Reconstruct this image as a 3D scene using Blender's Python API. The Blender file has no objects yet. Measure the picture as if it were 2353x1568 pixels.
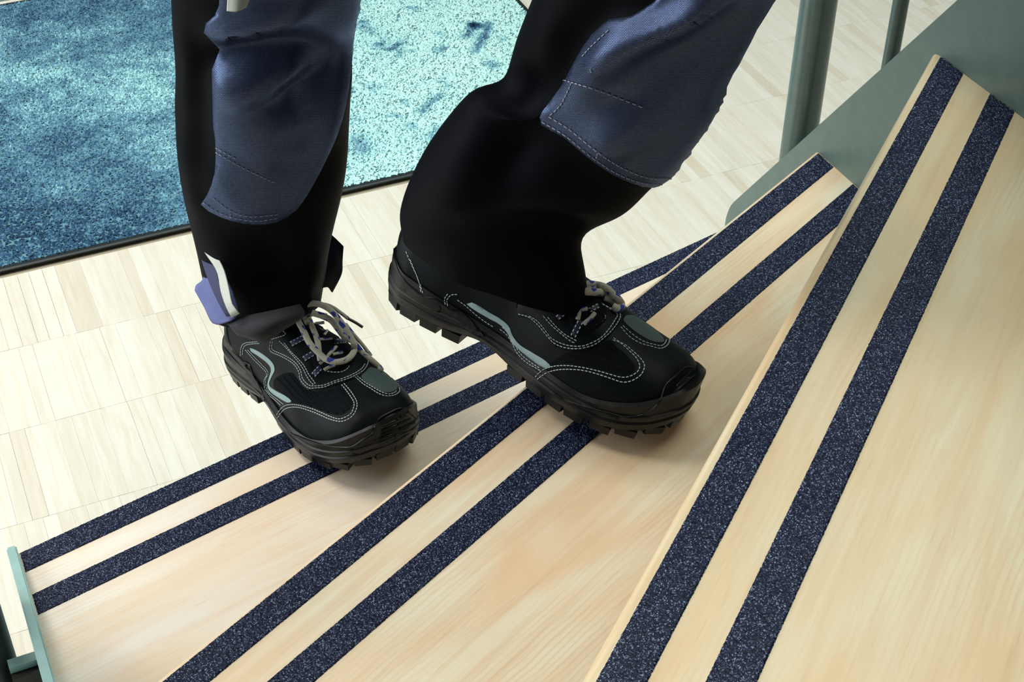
import bpy, bmesh, math, random
import numpy as np
from mathutils import Vector, Matrix
from mathutils.bvhtree import BVHTree
from mathutils.geometry import delaunay_2d_cdt
random.seed(7); rng = np.random.default_rng(7)
SC = bpy.context.scene
COL = SC.collection

# ------------------------------------------------------------------ camera
W, H, F = 2353, 1568, 3585.9
CR = np.array([[1, .003, .0037], [.0047, -.6374, -.7705], [0, .7705, -.6374]])   # rows: right, down, forward
CR /= np.linalg.norm(CR, axis=1)[:, None]
CO = np.array([0, 0, 1.3603])
cd = bpy.data.cameras.new('camera'); cam = bpy.data.objects.new('camera', cd); COL.objects.link(cam)
cd.sensor_width = 36; cd.lens = F / W * 36; cd.clip_start = .02; cd.clip_end = 60
cam.matrix_world = Matrix([[CR[0][i], -CR[1][i], -CR[2][i], CO[i]] for i in range(3)] + [[0, 0, 0, 1]])
SC.camera = cam

# ------------------------------------------------------------------ light
SC.view_settings.view_transform = 'Standard'; SC.view_settings.look = 'None'
SC.view_settings.gamma = 1; SC.view_settings.use_curve_mapping = False
SC.view_settings.exposure = -0.12
wd = bpy.data.worlds.new('world'); SC.world = wd; wd.use_nodes = True
wd.node_tree.nodes['Background'].inputs[0].default_value = (.80, .90, 1.0, 1)
wd.node_tree.nodes['Background'].inputs[1].default_value = .10


def area(name, loc, target, size, power, color, sy=None):
    l = bpy.data.lights.new(name, 'AREA'); l.energy = power; l.color = color; l.size = size
    if sy: l.shape = 'RECTANGLE'; l.size_y = sy
    o = bpy.data.objects.new(name, l); COL.objects.link(o); o.location = loc
    o.rotation_euler = (Vector(target) - Vector(loc)).to_track_quat('-Z', 'Y').to_euler()
    return o


area('studio_softbox', (-1.35, 1.65, 2.25), (-.2, 1.25, 0),  .9, 42, (1, .94, .87))
area('entrance_daylight', (-2.7, 1.15, 1.15), (0, 1.2, .45), 1.7, 66, (.92, .97, 1))
area('ceiling_panel', (.45, 1.7, 2.7), (.25, 1.3, .2), 2.0, 55, (.93, 1, .91))


# ------------------------------------------------------------------ photograph rays -> points on built surfaces
def ray(px, py):
    return np.array([(px - W / 2) / F, (py - H / 2) / F, 1.0]) @ CR


def at(px, py, t):
    return CO + ray(px, py) * t


def on_z(px, py, z):
    d = ray(px, py); return CO + d * ((z - CO[2]) / d[2])


# ------------------------------------------------------------------ object helpers
def obj(name, me, mat=None, parent=None, **props):
    o = bpy.data.objects.new(name, me); COL.objects.link(o)
    if mat is not None and not me.materials: me.materials.append(mat)
    if parent is not None:
        o.parent = parent
        o.matrix_parent_inverse = Matrix.Identity(4) if parent.type == 'EMPTY' and parent.matrix_world.is_identity else parent.matrix_basis.inverted()
    for k, v in props.items(): o[k] = v
    return o


def mesh(name, V, Fc, smooth=True, uv=None):
    me = bpy.data.meshes.new(name)
    me.from_pydata([tuple(map(float, v)) for v in V], [], [tuple(int(i) for i in f) for f in Fc])
    if uv is not None:
        l = me.uv_layers.new(name='UVMap'); idx = np.zeros(len(me.loops), int); me.loops.foreach_get('vertex_index', idx)
        l.data.foreach_set('uv', np.asarray(uv, float)[idx].ravel())
    me.update()
    if smooth: me.shade_smooth()
    return me


def fix(me, sharp=None):
    bm = bmesh.new(); bm.from_mesh(me); bmesh.ops.recalc_face_normals(bm, faces=bm.faces); bm.to_mesh(me); bm.free()
    if sharp is not None: me.set_sharp_from_angle(angle=sharp)
    return me


def grid_faces(nu, nv, wrap=False):
    f = []
    for i in range(nu - 1):
        for j in range(nv if wrap else nv - 1):
            k = (j + 1) % nv
            f.append((i * nv + j, i * nv + k, (i + 1) * nv + k, (i + 1) * nv + j))
    return f


class MB:
    """collects boxes and tubes into one mesh"""
    def __init__(s): s.V = []; s.F = []; s.uv = []
    def add(s, V, Fc, uv=None):
        n = len(s.V); s.V += [tuple(v) for v in V]; s.F += [tuple(i + n for i in f) for f in Fc]
        s.uv += list(uv) if uv is not None else [(0, 0)] * len(V)
    def tube(s, P, r, n=8, caps=True, flat=1.0, up=None, u0=0):
        P = [np.asarray(p, float) for p in P]
        T = [P[min(i + 1, len(P) - 1)] - P[max(i - 1, 0)] for i in range(len(P))]
        T = [t / (np.linalg.norm(t) + 1e-12) for t in T]
        a = np.asarray(up[0] if up is not None else (0, 0, 1.0), float)
        V = []; uv = []; L = u0
        rr = r if hasattr(r, '__len__') else [r] * len(P)
        for i, p in enumerate(P):
            if i: L += np.linalg.norm(P[i] - P[i - 1])
            if up is not None: a = np.asarray(up[i], float)
            b = np.cross(T[i], a)
            if np.linalg.norm(b) < 1e-6: b = np.cross(T[i], (1, 0, 0))
            b /= np.linalg.norm(b); a2 = np.cross(b, T[i])
            for k in range(n):
                th = 2 * math.pi * k / n
                V.append(p + rr[i] * (math.cos(th) * b + flat * math.sin(th) * a2)); uv.append((L, k / n))
        Fc = grid_faces(len(P), n, True)
        if caps: Fc += [tuple(range(n))[::-1], tuple((len(P) - 1) * n + k for k in range(n))]
        s.add(V, Fc, uv); return s
    def box(s, c, ax, ay, az):
        c, ax, ay, az = [np.asarray(v, float) for v in (c, ax, ay, az)]
        V = [c + i * ax + j * ay + k * az for k in (-1, 1) for j in (-1, 1) for i in (-1, 1)]
        s.add(V, [(0, 2, 3, 1), (4, 5, 7, 6), (0, 1, 5, 4), (2, 6, 7, 3), (0, 4, 6, 2), (1, 3, 7, 5)]); return s
    def mesh(s, name, smooth=True, sharp=.7):
        me = mesh(name, s.V, s.F, smooth, s.uv); fix(me, sharp if smooth else None); return me


def spline(P, n):
    """Catmull-Rom through P, n samples"""
    P = np.asarray(P, float); k = len(P)
    if k < 3: return np.array([P[0] + (P[-1] - P[0]) * t for t in np.linspace(0, 1, n)])
    Q = np.vstack([2 * P[0] - P[1], P, 2 * P[-1] - P[-2]])
    d = np.r_[0, np.cumsum(np.linalg.norm(np.diff(P, axis=0), axis=1) + 1e-9)]
    out = []
    for s_ in np.linspace(0, d[-1], n):
        i = min(max(np.searchsorted(d, s_, side='right') - 1, 0), k - 2); t = (s_ - d[i]) / (d[i + 1] - d[i])
        p0, p1, p2, p3 = Q[i], Q[i + 1], Q[i + 2], Q[i + 3]
        out.append(.5 * (2 * p1 + (p2 - p0) * t + (2 * p0 - 5 * p1 + 4 * p2 - p3) * t * t + (3 * p1 - p0 - 3 * p2 + p3) * t ** 3))
    return np.array(out)


def interp(xs, ys, x):
    xs = np.asarray(xs, float); ys = np.asarray(ys, float); x = np.clip(np.asarray(x, float), xs[0], xs[-1])
    h = np.diff(xs); d = np.diff(ys) / h; m = np.empty_like(ys); m[0] = d[0]; m[-1] = d[-1]
    for i in range(1, len(xs) - 1): m[i] = 0 if d[i - 1] * d[i] <= 0 else 2 * d[i - 1] * d[i] / (d[i - 1] + d[i])
    i = np.clip(np.searchsorted(xs, x, side='right') - 1, 0, len(xs) - 2); t = (x - xs[i]) / h[i]
    return (2 * t ** 3 - 3 * t ** 2 + 1) * ys[i] + (t ** 3 - 2 * t ** 2 + t) * h[i] * m[i] + (-2 * t ** 3 + 3 * t ** 2) * ys[i + 1] + (t ** 3 - t ** 2) * h[i] * m[i + 1]


# ------------------------------------------------------------------ materials
class NT:
    def __init__(s, name):
        s.m = bpy.data.materials.new(name); s.m.use_nodes = True; s.t = s.m.node_tree; s.b = s.t.nodes['Principled BSDF']
    def n(s, typ, **kw):
        x = s.t.nodes.new(typ)
        for k, v in kw.items():
            if k.startswith('i_'):
                key = k[2:]; key = int(key) if key.isdigit() else key.replace('_', ' '); x.inputs[key].default_value = v
            else: setattr(x, k, v)
        return x
    def l(s, a, b): s.t.links.new(a, b)
    def set(s, **kw):
        for k, v in kw.items(): s.b.inputs[k.replace('_', ' ')].default_value = v
        return s
    def coord(s, kind='Object', scale=(1, 1, 1), rot=(0, 0, 0)):
        c = s.n('ShaderNodeTexCoord'); mp = s.n('ShaderNodeMapping'); mp.inputs['Scale'].default_value = scale; mp.inputs['Rotation'].default_value = rot
        s.l(c.outputs[kind], mp.inputs[0]); return mp.outputs[0]
    def noise(s, vec, scale, detail=4, rough=.55, dist=0):
        x = s.n('ShaderNodeTexNoise'); x.inputs['Scale'].default_value = scale; x.inputs['Detail'].default_value = detail
        x.inputs['Roughness'].default_value = rough; x.inputs['Distortion'].default_value = dist; s.l(vec, x.inputs['Vector']); return x.outputs['Fac']
    def ramp(s, fac, stops, interp='LINEAR'):
        x = s.n('ShaderNodeValToRGB'); cr = x.color_ramp; cr.interpolation = interp
        while len(cr.elements) < len(stops): cr.elements.new(.5)
        for e, (p, c) in zip(cr.elements, stops):
            e.position = p; e.color = (*c, 1) if len(c) == 3 else c
        s.l(fac, x.inputs[0]); return x.outputs[0]
    def mix(s, fac, a, b, mode='MIX'):
        x = s.n('ShaderNodeMix', data_type='RGBA', blend_type=mode)
        for sock, v in ((0, fac), (6, a), (7, b)):
            if hasattr(v, 'is_output'): s.l(v, x.inputs[sock])
            else: x.inputs[sock].default_value = v if sock == 0 else ((*v, 1) if len(v) == 3 else v)
        return x.outputs[2]
    def math(s, op, a, b=0.0):
        x = s.n('ShaderNodeMath', operation=op)
        for i, v in enumerate((a, b)):
            if hasattr(v, 'is_output'): s.l(v, x.inputs[i])
            else: x.inputs[i].default_value = v
        return x.outputs[0]
    def bump(s, h, strength=.2, dist=.001):
        x = s.n('ShaderNodeBump'); x.inputs['Strength'].default_value = strength; x.inputs['Distance'].default_value = dist
        s.l(h, x.inputs['Height']); s.l(x.outputs[0], s.b.inputs['Normal']); return s
    def col(s, c): s.l(c, s.b.inputs['Base Color']); return s
    def rough(s, c): s.l(c, s.b.inputs['Roughness']); return s


def m_plain(name, col, rough=.5, metal=0, bump=None, **kw):
    t = NT(name); t.set(Roughness=rough, Metallic=metal); [t.b.inputs[k_.replace('_', ' ')].__setattr__('default_value', v_) for k_, v_ in kw.items()]
    v = t.coord(); n = t.noise(v, 60, 4)
    t.col(t.mix(n, tuple(c * .82 for c in col), tuple(min(1, c * 1.18) for c in col)))
    if bump: t.bump(t.noise(v, bump[0], 3), bump[1], bump[2])
    return t.m


def m_beech(name, c0, c1, c2, seed):
    """beech veneer: long grain along local x"""
    t = NT(name)
    v = t.coord('Object', (1.0, 1, 1)); mp = t.n('ShaderNodeMapping'); mp.inputs['Location'].default_value = (seed * 3.1, seed * 1.7, 0); t.l(v, mp.inputs[0]); v = mp.outputs[0]
    st = t.n('ShaderNodeMapping'); st.inputs['Scale'].default_value = (1.6, 26, 26); t.l(v, st.inputs[0])
    big = t.n('ShaderNodeMapping'); big.inputs['Scale'].default_value = (2.2, 6, 6); t.l(v, big.inputs[0])
    fine = t.n('ShaderNodeMapping'); fine.inputs['Scale'].default_value = (26, 420, 420); t.l(v, fine.inputs[0])
    g1 = t.noise(st.outputs[0], 3.2, 5, .6, .6); g2 = t.noise(big.outputs[0], 2.0, 3, .5, .4); g3 = t.noise(fine.outputs[0], 1.0, 2, .5)
    base = t.mix(t.ramp(g2, [(.36, (0, 0, 0)), (.64, (1, 1, 1))]), c0, c1)
    col = t.mix(t.math('MULTIPLY', t.ramp(g1, [(.42, (0, 0, 0)), (.70, (1, 1, 1))]), .5), base, c2)
    wsp = t.n('ShaderNodeMapping'); wsp.inputs['Scale'].default_value = (.55, 1, 1); wsp.inputs['Rotation'].default_value = (0, 0, .06); t.l(v, wsp.inputs[0])
    wv = t.n('ShaderNodeTexWave', wave_type='BANDS', bands_direction='Y'); wv.inputs['Scale'].default_value = 62; wv.inputs['Distortion'].default_value = 5; wv.inputs['Detail'].default_value = 2; wv.inputs['Detail Scale'].default_value = .5
    t.l(wsp.outputs[0], wv.inputs['Vector'])
    rings = t.math('MULTIPLY', t.ramp(wv.outputs['Fac'], [(.55, (0, 0, 0)), (.95, (1, 1, 1))]), t.math('MULTIPLY', t.ramp(t.noise(big.outputs[0], 1.6, 2, .5, .3), [(.42, (0, 0, 0)), (.62, (1, 1, 1))]), .32))
    col = t.mix(rings, col, c2)
    pores = t.ramp(g3, [(.60, (1, 1, 1)), (.80, (.91, .86, .79))])
    col = t.mix(1.0, col, pores, 'MULTIPLY')
    t.col(col); t.set(Roughness=.38); t.b.inputs['Specular IOR Level'].default_value = .4
    t.bump(g3, .06, .0004)
    return t.m


M = {}
M['tread_low'] = m_beech('beech_low_tread', (.76, .64, .485), (.77, .75, .66), (.72, .535, .37), 1)
M['tread_mid'] = m_beech('beech_middle_tread', (.72, .525, .33), (.73, .68, .525), (.62, .40, .22), 2)
M['tread_top'] = m_beech('beech_top_tread', (.66, .495, .295), (.655, .60, .43), (.57, .385, .215), 3)

# parquet strips
t = NT('pale_oiled_parquet')
oi = t.n('ShaderNodeObjectInfo'); ge = t.n('ShaderNodeNewGeometry')
rnd = t.math('FRACT', t.math('ADD', oi.outputs['Random'], ge.outputs['Random Per Island']))
gv = t.n('ShaderNodeMapping'); gv.inputs['Rotation'].default_value = (0, 0, -math.radians(23.65)); t.l(ge.outputs['Position'], gv.inputs[0])
gs = t.n('ShaderNodeMapping'); gs.inputs['Scale'].default_value = (110, 9, 20); t.l(gv.outputs[0], gs.inputs[0])
gg = t.noise(gs.outputs[0], 1, 4, .6, .5)
tone = t.ramp(rnd, [(0, (.71, .70, .61)), (.35, (.74, .735, .65)), (.74, (.755, .755, .68)), (.88, (.715, .69, .595)), (.95, (.69, .65, .545)), (1, (.665, .635, .535))])
col = t.mix(t.ramp(gg, [(.40, (0, 0, 0)), (.75, (1, 1, 1))]), tone, t.mix(1, tone, (.90, .87, .80), 'MULTIPLY'))
t.col(col); t.set(Roughness=.42); t.bump(gg, .08, .0004); M['parquet'] = t.m
M['joint'] = m_plain('parquet_joint_filler', (.36, .31, .23), .8)

# anti slip grit
t = NT('dark_navy_grit'); v = t.coord(); vo = t.n('ShaderNodeTexVoronoi'); vo.inputs['Scale'].default_value = 1350; t.l(v, vo.inputs['Vector'])
sp = t.n('ShaderNodeSeparateColor'); t.l(vo.outputs['Color'], sp.inputs[0])
t.col(t.ramp(sp.outputs[0], [(0, (.0012, .003, .011)), (.45, (.003, .006, .022)), (.70, (.010, .016, .046)), (.88, (.040, .056, .115)), (1, (.24, .29, .42))]))
t.rough(t.ramp(sp.outputs[1], [(0, (.3,) * 3), (1, (.7,) * 3)])); t.b.inputs['Specular IOR Level'].default_value = .14
M['grit'] = t.m

M['steel'] = m_plain('grey_green_powder_coat', (.125, .185, .163), .42, .0, (900, .10, .0004))
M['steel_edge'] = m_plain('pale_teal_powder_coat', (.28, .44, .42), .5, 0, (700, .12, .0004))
M['tube_steel'] = m_plain('grey_green_tube_paint', (.105, .15, .138), .26, .25)
M['bracket_shade'] = m_plain('unlit_bracket_brown', (.020, .014, .009), .6)  # shade on the bracket's front face, put into the colour
M['tube_dark'] = m_plain('dark_tube_paint', (.012, .018, .016), .4)

# mat
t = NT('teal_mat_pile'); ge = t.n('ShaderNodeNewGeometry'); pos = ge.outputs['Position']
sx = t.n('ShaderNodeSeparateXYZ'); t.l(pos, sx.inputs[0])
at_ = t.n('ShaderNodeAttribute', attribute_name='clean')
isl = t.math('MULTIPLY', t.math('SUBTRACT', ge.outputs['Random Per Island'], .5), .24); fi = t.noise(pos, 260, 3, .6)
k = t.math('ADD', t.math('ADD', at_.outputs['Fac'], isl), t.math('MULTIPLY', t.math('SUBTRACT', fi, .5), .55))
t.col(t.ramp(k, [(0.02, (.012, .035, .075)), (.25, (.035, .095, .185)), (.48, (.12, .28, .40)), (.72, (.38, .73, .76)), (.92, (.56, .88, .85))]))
t.set(Roughness=.9); t.b.inputs['Specular IOR Level'].default_value = .1; M['pile'] = t.m
M['backing'] = m_plain('mat_backing', (.12, .28, .33), .9)
M['rubber'] = m_plain('black_mat_rubber', (.010, .018, .020), .5)
M['sill'] = m_plain('grey_sill_metal', (.22, .26, .25), .5)

# clothing and shoes
t = NT('black_workwear_cotton'); v = t.coord('Object'); wv = t.n('ShaderNodeTexWave', wave_type='BANDS', bands_direction='DIAGONAL'); wv.inputs['Scale'].default_value = 420; wv.inputs['Distortion'].default_value = .6; t.l(v, wv.inputs['Vector'])
t.col(t.mix(t.noise(v, 14, 4), (.0008, .0012, .0026), (.0018, .0027, .0054))); t.set(Roughness=.62); t.b.inputs['Specular IOR Level'].default_value = .055
t.bump(wv.outputs['Fac'], .12, .0004); M['cotton'] = t.m


def m_cordura(name, c0, c1, rough=.42, spec=.55):
    """coarse two-tone weave with a bluish satin sheen"""
    t = NT(name); uv = t.coord('UV', (1, 1, 1))
    br = t.n('ShaderNodeTexBrick'); br.inputs['Scale'].default_value = 1; br.inputs['Brick Width'].default_value = .0020; br.inputs['Row Height'].default_value = .0011; br.inputs['Mortar Size'].default_value = .00020
    br.inputs['Mortar Smooth'].default_value = .8; br.inputs['Color1'].default_value = (1, 1, 1, 1); br.inputs['Color2'].default_value = (.75, .75, .75, 1); br.inputs['Mortar'].default_value = (0, 0, 0, 1)
    t.l(uv, br.inputs['Vector'])
    t.col(t.mix(br.outputs['Color'], c0, c1)); t.set(Roughness=rough, Metallic=.6)
    t.b.inputs['Specular IOR Level'].default_value = spec; t.b.inputs['Specular Tint'].default_value = (.45, .62, 1, 1)
    t.bump(br.outputs['Color'], .30, .0004); return t.m


M['cordura'] = m_cordura('slate_cordura_weave', (.004, .006, .012), (.088, .117, .212), .36, .35)
M['lining'] = m_plain('blue_violet_hem_lining', (.105, .125, .30), .8)
M['lining_dark'] = m_plain('navy_hem_strap', (.040, .045, .11), .8)
M['gaiter'] = m_plain('dark_grey_stretch_lining', (.022, .021, .027), .9)
M['reflect'] = m_plain('silver_reflective_tape', (.47, .50, .43), .4)
M['piping'] = m_plain('grey_green_shoe_piping', (.25, .36, .36), .5)
t = NT('black_nubuck'); v = t.coord('Object'); n1 = t.noise(v, 35, 5, .6); n2 = t.noise(v, 900, 3, .6)
t.col(t.mix(t.ramp(n1, [(.45, (0, 0, 0)), (.8, (1, 1, 1))]), (.0012, .0025, .0032), (.0034, .0072, .0092))); t.set(Roughness=.5); t.b.inputs['Specular IOR Level'].default_value = .11
t.bump(n2, .18, .0005); M['nubuck'] = t.m
t = NT('black_sole_rubber'); v = t.coord('Object'); n1 = t.noise(v, 28, 5, .65); sx = t.n('ShaderNodeSeparateXYZ'); t.l(v, sx.inputs[0])
t.col(t.mix(t.ramp(n1, [(.50, (0, 0, 0)), (.82, (1, 1, 1))]), (.0032, .0044, .0046), (.030, .026, .017))); t.set(Roughness=.42); t.b.inputs['Specular IOR Level'].default_value = .26; t.bump(t.noise(v, 500, 3), .15, .0005); M['sole'] = t.m
M['toe_rubber'] = m_plain('black_toe_rubber', (.003, .004, .005), .34, 0, (300, .10, .0005), Specular_IOR_Level=.25)
M['textile'] = m_plain('grey_mesh_textile', (.045, .075, .075), .7, 0, (1400, .6, .001))
M['mesh_panel'] = m_plain('black_ribbed_textile', (.003, .0045, .006), .85, 0, (1500, .5, .001), Specular_IOR_Level=.1)
M['thread'] = m_plain('pale_grey_thread', (.52, .60, .60), .6)
M['thread_dark'] = m_plain('grey_thread_on_cloth', (.34, .37, .46), .7)
M['loop'] = m_plain('navy_lace_loop', (.006, .010, .05), .6)
t = NT('beige_lace_blue_fleck'); uv = t.coord('UV'); s_ = t.n('ShaderNodeSeparateXYZ'); t.l(uv, s_.inputs[0])
cmb = t.n('ShaderNodeCombineXYZ'); t.l(t.math('MULTIPLY', s_.outputs[0], 130), cmb.inputs[0]); t.l(t.math('MULTIPLY', s_.outputs[1], 5), cmb.inputs[1])
vn = t.n('ShaderNodeTexVoronoi'); vn.inputs['Scale'].default_value = 1; t.l(cmb.outputs[0], vn.inputs['Vector']); vs_ = t.n('ShaderNodeSeparateColor'); t.l(vn.outputs['Color'], vs_.inputs[0])
blue = t.math('LESS_THAN', vs_.outputs[0], .20)
wn = t.n('ShaderNodeTexWave', wave_type='BANDS'); wn.inputs['Scale'].default_value = 260; t.l(uv, wn.inputs['Vector'])
t.col(t.mix(blue, t.mix(wn.outputs['Fac'], (.34, .32, .26), (.62, .59, .49)), (.02, .045, .33))); t.set(Roughness=.75); t.bump(wn.outputs['Fac'], .5, .0006); M['lace'] = t.m
M['aglet'] = m_plain('brown_lace_tip', (.045, .040, .028), .4)

# ------------------------------------------------------------------ geometry of the place (metres)
RISE = .2055
UX = np.array([.908, .4191, 0])            # across the stair, towards the right-hand stringer
SD = np.array([.4191, -.908, 0])           # along the stringers, climbing towards the viewer
U_RIGHT, U_LEFT = .9310, 0.0
P0 = np.array([.4004, 1.3539, 0])
PSI = math.radians(23.6488); E1 = np.array([math.cos(PSI), math.sin(PSI)]); E2 = np.array([-E1[1], E1[0]])

# ------------------------------------------------------------------ floor: slab plus single parquet strips
floor_me = MB().box((0, 2.2, -.05), (2.6, 0, 0), (0, 2.6, 0), (0, 0, .0442)).mesh('floor', False)
floor = obj('floor', floor_me, M['joint'], kind='structure')
PITCH, ROW0 = .1672, 1.4235
MAT_C = [np.array(on_z(*p, 0)) for p in ((957.5, 405), (1217, 27))]
mat_front = float(on_z(500, 511, 0)[:2] @ E2); mat_right = float(on_z(1210, 20, 0)[:2] @ E1)
MAT_D = .83; MAT_L = 1.5
TH = .006
strips = []
for rw in range(-8, 12):
    lo = ROW0 + rw * PITCH; x = -2.2 + rng.random() * .01; wrow = .0186
    while x < 2.4:
        w = wrow * (1 + rng.normal() * .10)
        c = E1 * (x + w / 2) + E2 * (lo + PITCH / 2)
        if -1.6 < c[0] < 1.7 and .35 < c[1] < 3.9:
            under = (mat_front + .02 < c @ E2 < mat_front + MAT_D - .1) and (mat_right - MAT_L + .1 < c @ E1 < mat_right - .02)
            if not under: strips.append((c[0], c[1], w))
        x += w


def px_of(P):
    c = CR @ (np.asarray(P, float) - CO); return np.array([W / 2 + F * c[0] / c[2], H / 2 + F * c[1] / c[2], c[2]])


def strip_verts(w, l, h, ch=.0002):
    a, b = w / 2 - .00005, l / 2 - .00013
    V = [(-a, -b, -TH), (a, -b, -TH), (a, b, -TH), (-a, b, -TH), (-a, -b, h - ch), (a, -b, h - ch), (a, b, h - ch), (-a, b, h - ch),
         (-a + ch, -b + ch, h), (a - ch, -b + ch, h), (a - ch, b - ch, h), (-a + ch, b - ch, h)]
    Fc = []
    for k in (0, 4): Fc += [(k + i, k + (i + 1) % 4, k + 4 + (i + 1) % 4, k + 4 + i) for i in range(4)]
    return np.array(V), Fc + [(8, 9, 10, 11)]


def seen(c):
    p = px_of((c[0], c[1], 0))
    if not (-30 < p[0] < 2380 and -20 < p[1] < 1600): return -1
    nA = np.array([-math.sin(math.radians(36.4777)), math.cos(math.radians(36.4777))])
    if c[0] * UX[0] + c[1] * UX[1] > U_LEFT and on_z(p[0], p[1], RISE)[:2] @ nA < 1.147 and on_z(p[0], p[1], RISE) @ UX < U_RIGHT: return -1
    if 405 < p[0] < 810 and p[1] < 520: return -1
    return 1 / p[2]


order = sorted(range(len(strips)), key=lambda i: -seen(strips[i]))
near = set(order[:300]); shared = {}
Vs, Fs = [], []
RZ = Matrix.Rotation(PSI, 4, 'Z')
for i, (cx, cy, w) in enumerate(strips):
    if i in near:
        k = round(w * 1500)
        if k not in shared: shared[k] = mesh('plank', *strip_verts(k / 1500, PITCH, 0), smooth=False); shared[k].materials.append(M['parquet'])
        o = obj('plank', shared[k], None, floor); o.matrix_basis = Matrix.Translation((cx, cy, rng.uniform(-.00015, .0001))) @ RZ
    else:
        v, f = strip_verts(w, PITCH, rng.uniform(-.00015, .0001)); n = len(Vs)
        xy = np.array([cx, cy]) + v[:, :1] * E1 + v[:, 1:2] * E2
        Vs += [(a, b, c) for (a, b), c in zip(xy, v[:, 2])]; Fs += [tuple(q + n for q in ff) for ff in f]
obj('distant_planks', mesh('distant_planks', Vs, Fs, False), M['parquet'], floor, kind='stuff')

# ------------------------------------------------------------------ door mat
mat_o = bpy.data.objects.new('floor_mat', None); COL.objects.link(mat_o)
mat_o['label'] = 'teal blue entrance mat with dark stains and black rubber edge on the parquet'; mat_o['category'] = 'mat'
mc = np.r_[E1 * (mat_right - MAT_L / 2) + E2 * (mat_front + MAT_D / 2), 0]
mat_o.location = mc; mat_o.rotation_euler = (0, 0, PSI); bpy.context.view_layer.update()


def in_parent(o, par): o.parent = par; o.matrix_parent_inverse = Matrix.Identity(4); return o


L2, D2 = MAT_L / 2, MAT_D / 2
prof = [(0, 0), (.0, .0025), (.003, .0040), (.010, .0042), (.013, .0030), (.013, 0)]
V = []
for d, z in prof:
    for sx_, sy_ in ((-1, -1), (1, -1), (1, 1), (-1, 1)): V.append((sx_ * (L2 - d), sy_ * (D2 - d), z))
in_parent(obj('border', fix(mesh('border', V, grid_faces(len(prof), 4, True), False)), M['rubber']), mat_o)
# pile: a carpet of little leaning tufts
ti_l, ti_d = L2 - .0095, D2 - .0095
n = 160000
tx = rng.uniform(-ti_l, ti_l, n); ty = rng.uniform(-ti_d, ti_d, n); hh = rng.uniform(.0055, .0078, n); a = rng.uniform(0, 2 * np.pi, n)
rr = rng.uniform(.0022, .0034, n); lean = rng.normal(0, .0016, (n, 2)) + np.array([.0006, -.0010])
tv = np.zeros((n, 4, 3))
for q in range(3):
    tv[:, q, 0] = tx + rr * np.cos(a + q * 2.094); tv[:, q, 1] = ty + rr * np.sin(a + q * 2.094); tv[:, q, 2] = .0035
tv[:, 3, 0] = tx + lean[:, 0]; tv[:, 3, 1] = ty + lean[:, 1]; tv[:, 3, 2] = hh
b0 = np.arange(n)[:, None] * 4
tf = np.concatenate([b0 + np.array([[0, 1, 3]]), b0 + np.array([[1, 2, 3]]), b0 + np.array([[2, 0, 3]])], 0)
me = bpy.data.meshes.new('pile'); me.vertices.add(n * 4); me.vertices.foreach_set('co', tv.ravel()); me.loops.add(n * 9); me.loops.foreach_set('vertex_index', tf.ravel())
me.polygons.add(n * 3); me.polygons.foreach_set('loop_start', np.arange(n * 3) * 3); me.update(); me.validate(); me.shade_smooth()
nr = np.zeros((n, 4, 3)); nr[:, :, 2] = .85
for q in range(3): nr[:, q, 0] = .5 * np.cos(a + q * 2.094); nr[:, q, 1] = .5 * np.sin(a + q * 2.094)
nr /= np.linalg.norm(nr, axis=2)[..., None]; me.normals_split_custom_set_from_vertices(nr.reshape(-1, 3))
# trodden dirt: per-tuft cleanliness, darker towards the left, with a few soaked stains
wx = mc[0] + tx * E1[0] + ty * E2[0]; wy = mc[1] + tx * E1[1] + ty * E2[1]


def vnoise(x, y, s, seed):
    g = np.random.default_rng(seed).random((64, 64)); X, Y = x * s + 100, y * s + 100; i, j = np.floor(X).astype(int), np.floor(Y).astype(int); u, v = X - i, Y - j
    u, v = u * u * (3 - 2 * u), v * v * (3 - 2 * v); i0, i1, j0, j1 = i % 64, (i + 1) % 64, j % 64, (j + 1) % 64
    return (g[i0, j0] * (1 - u) + g[i1, j0] * u) * (1 - v) + (g[i0, j1] * (1 - u) + g[i1, j1] * u) * v


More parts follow.
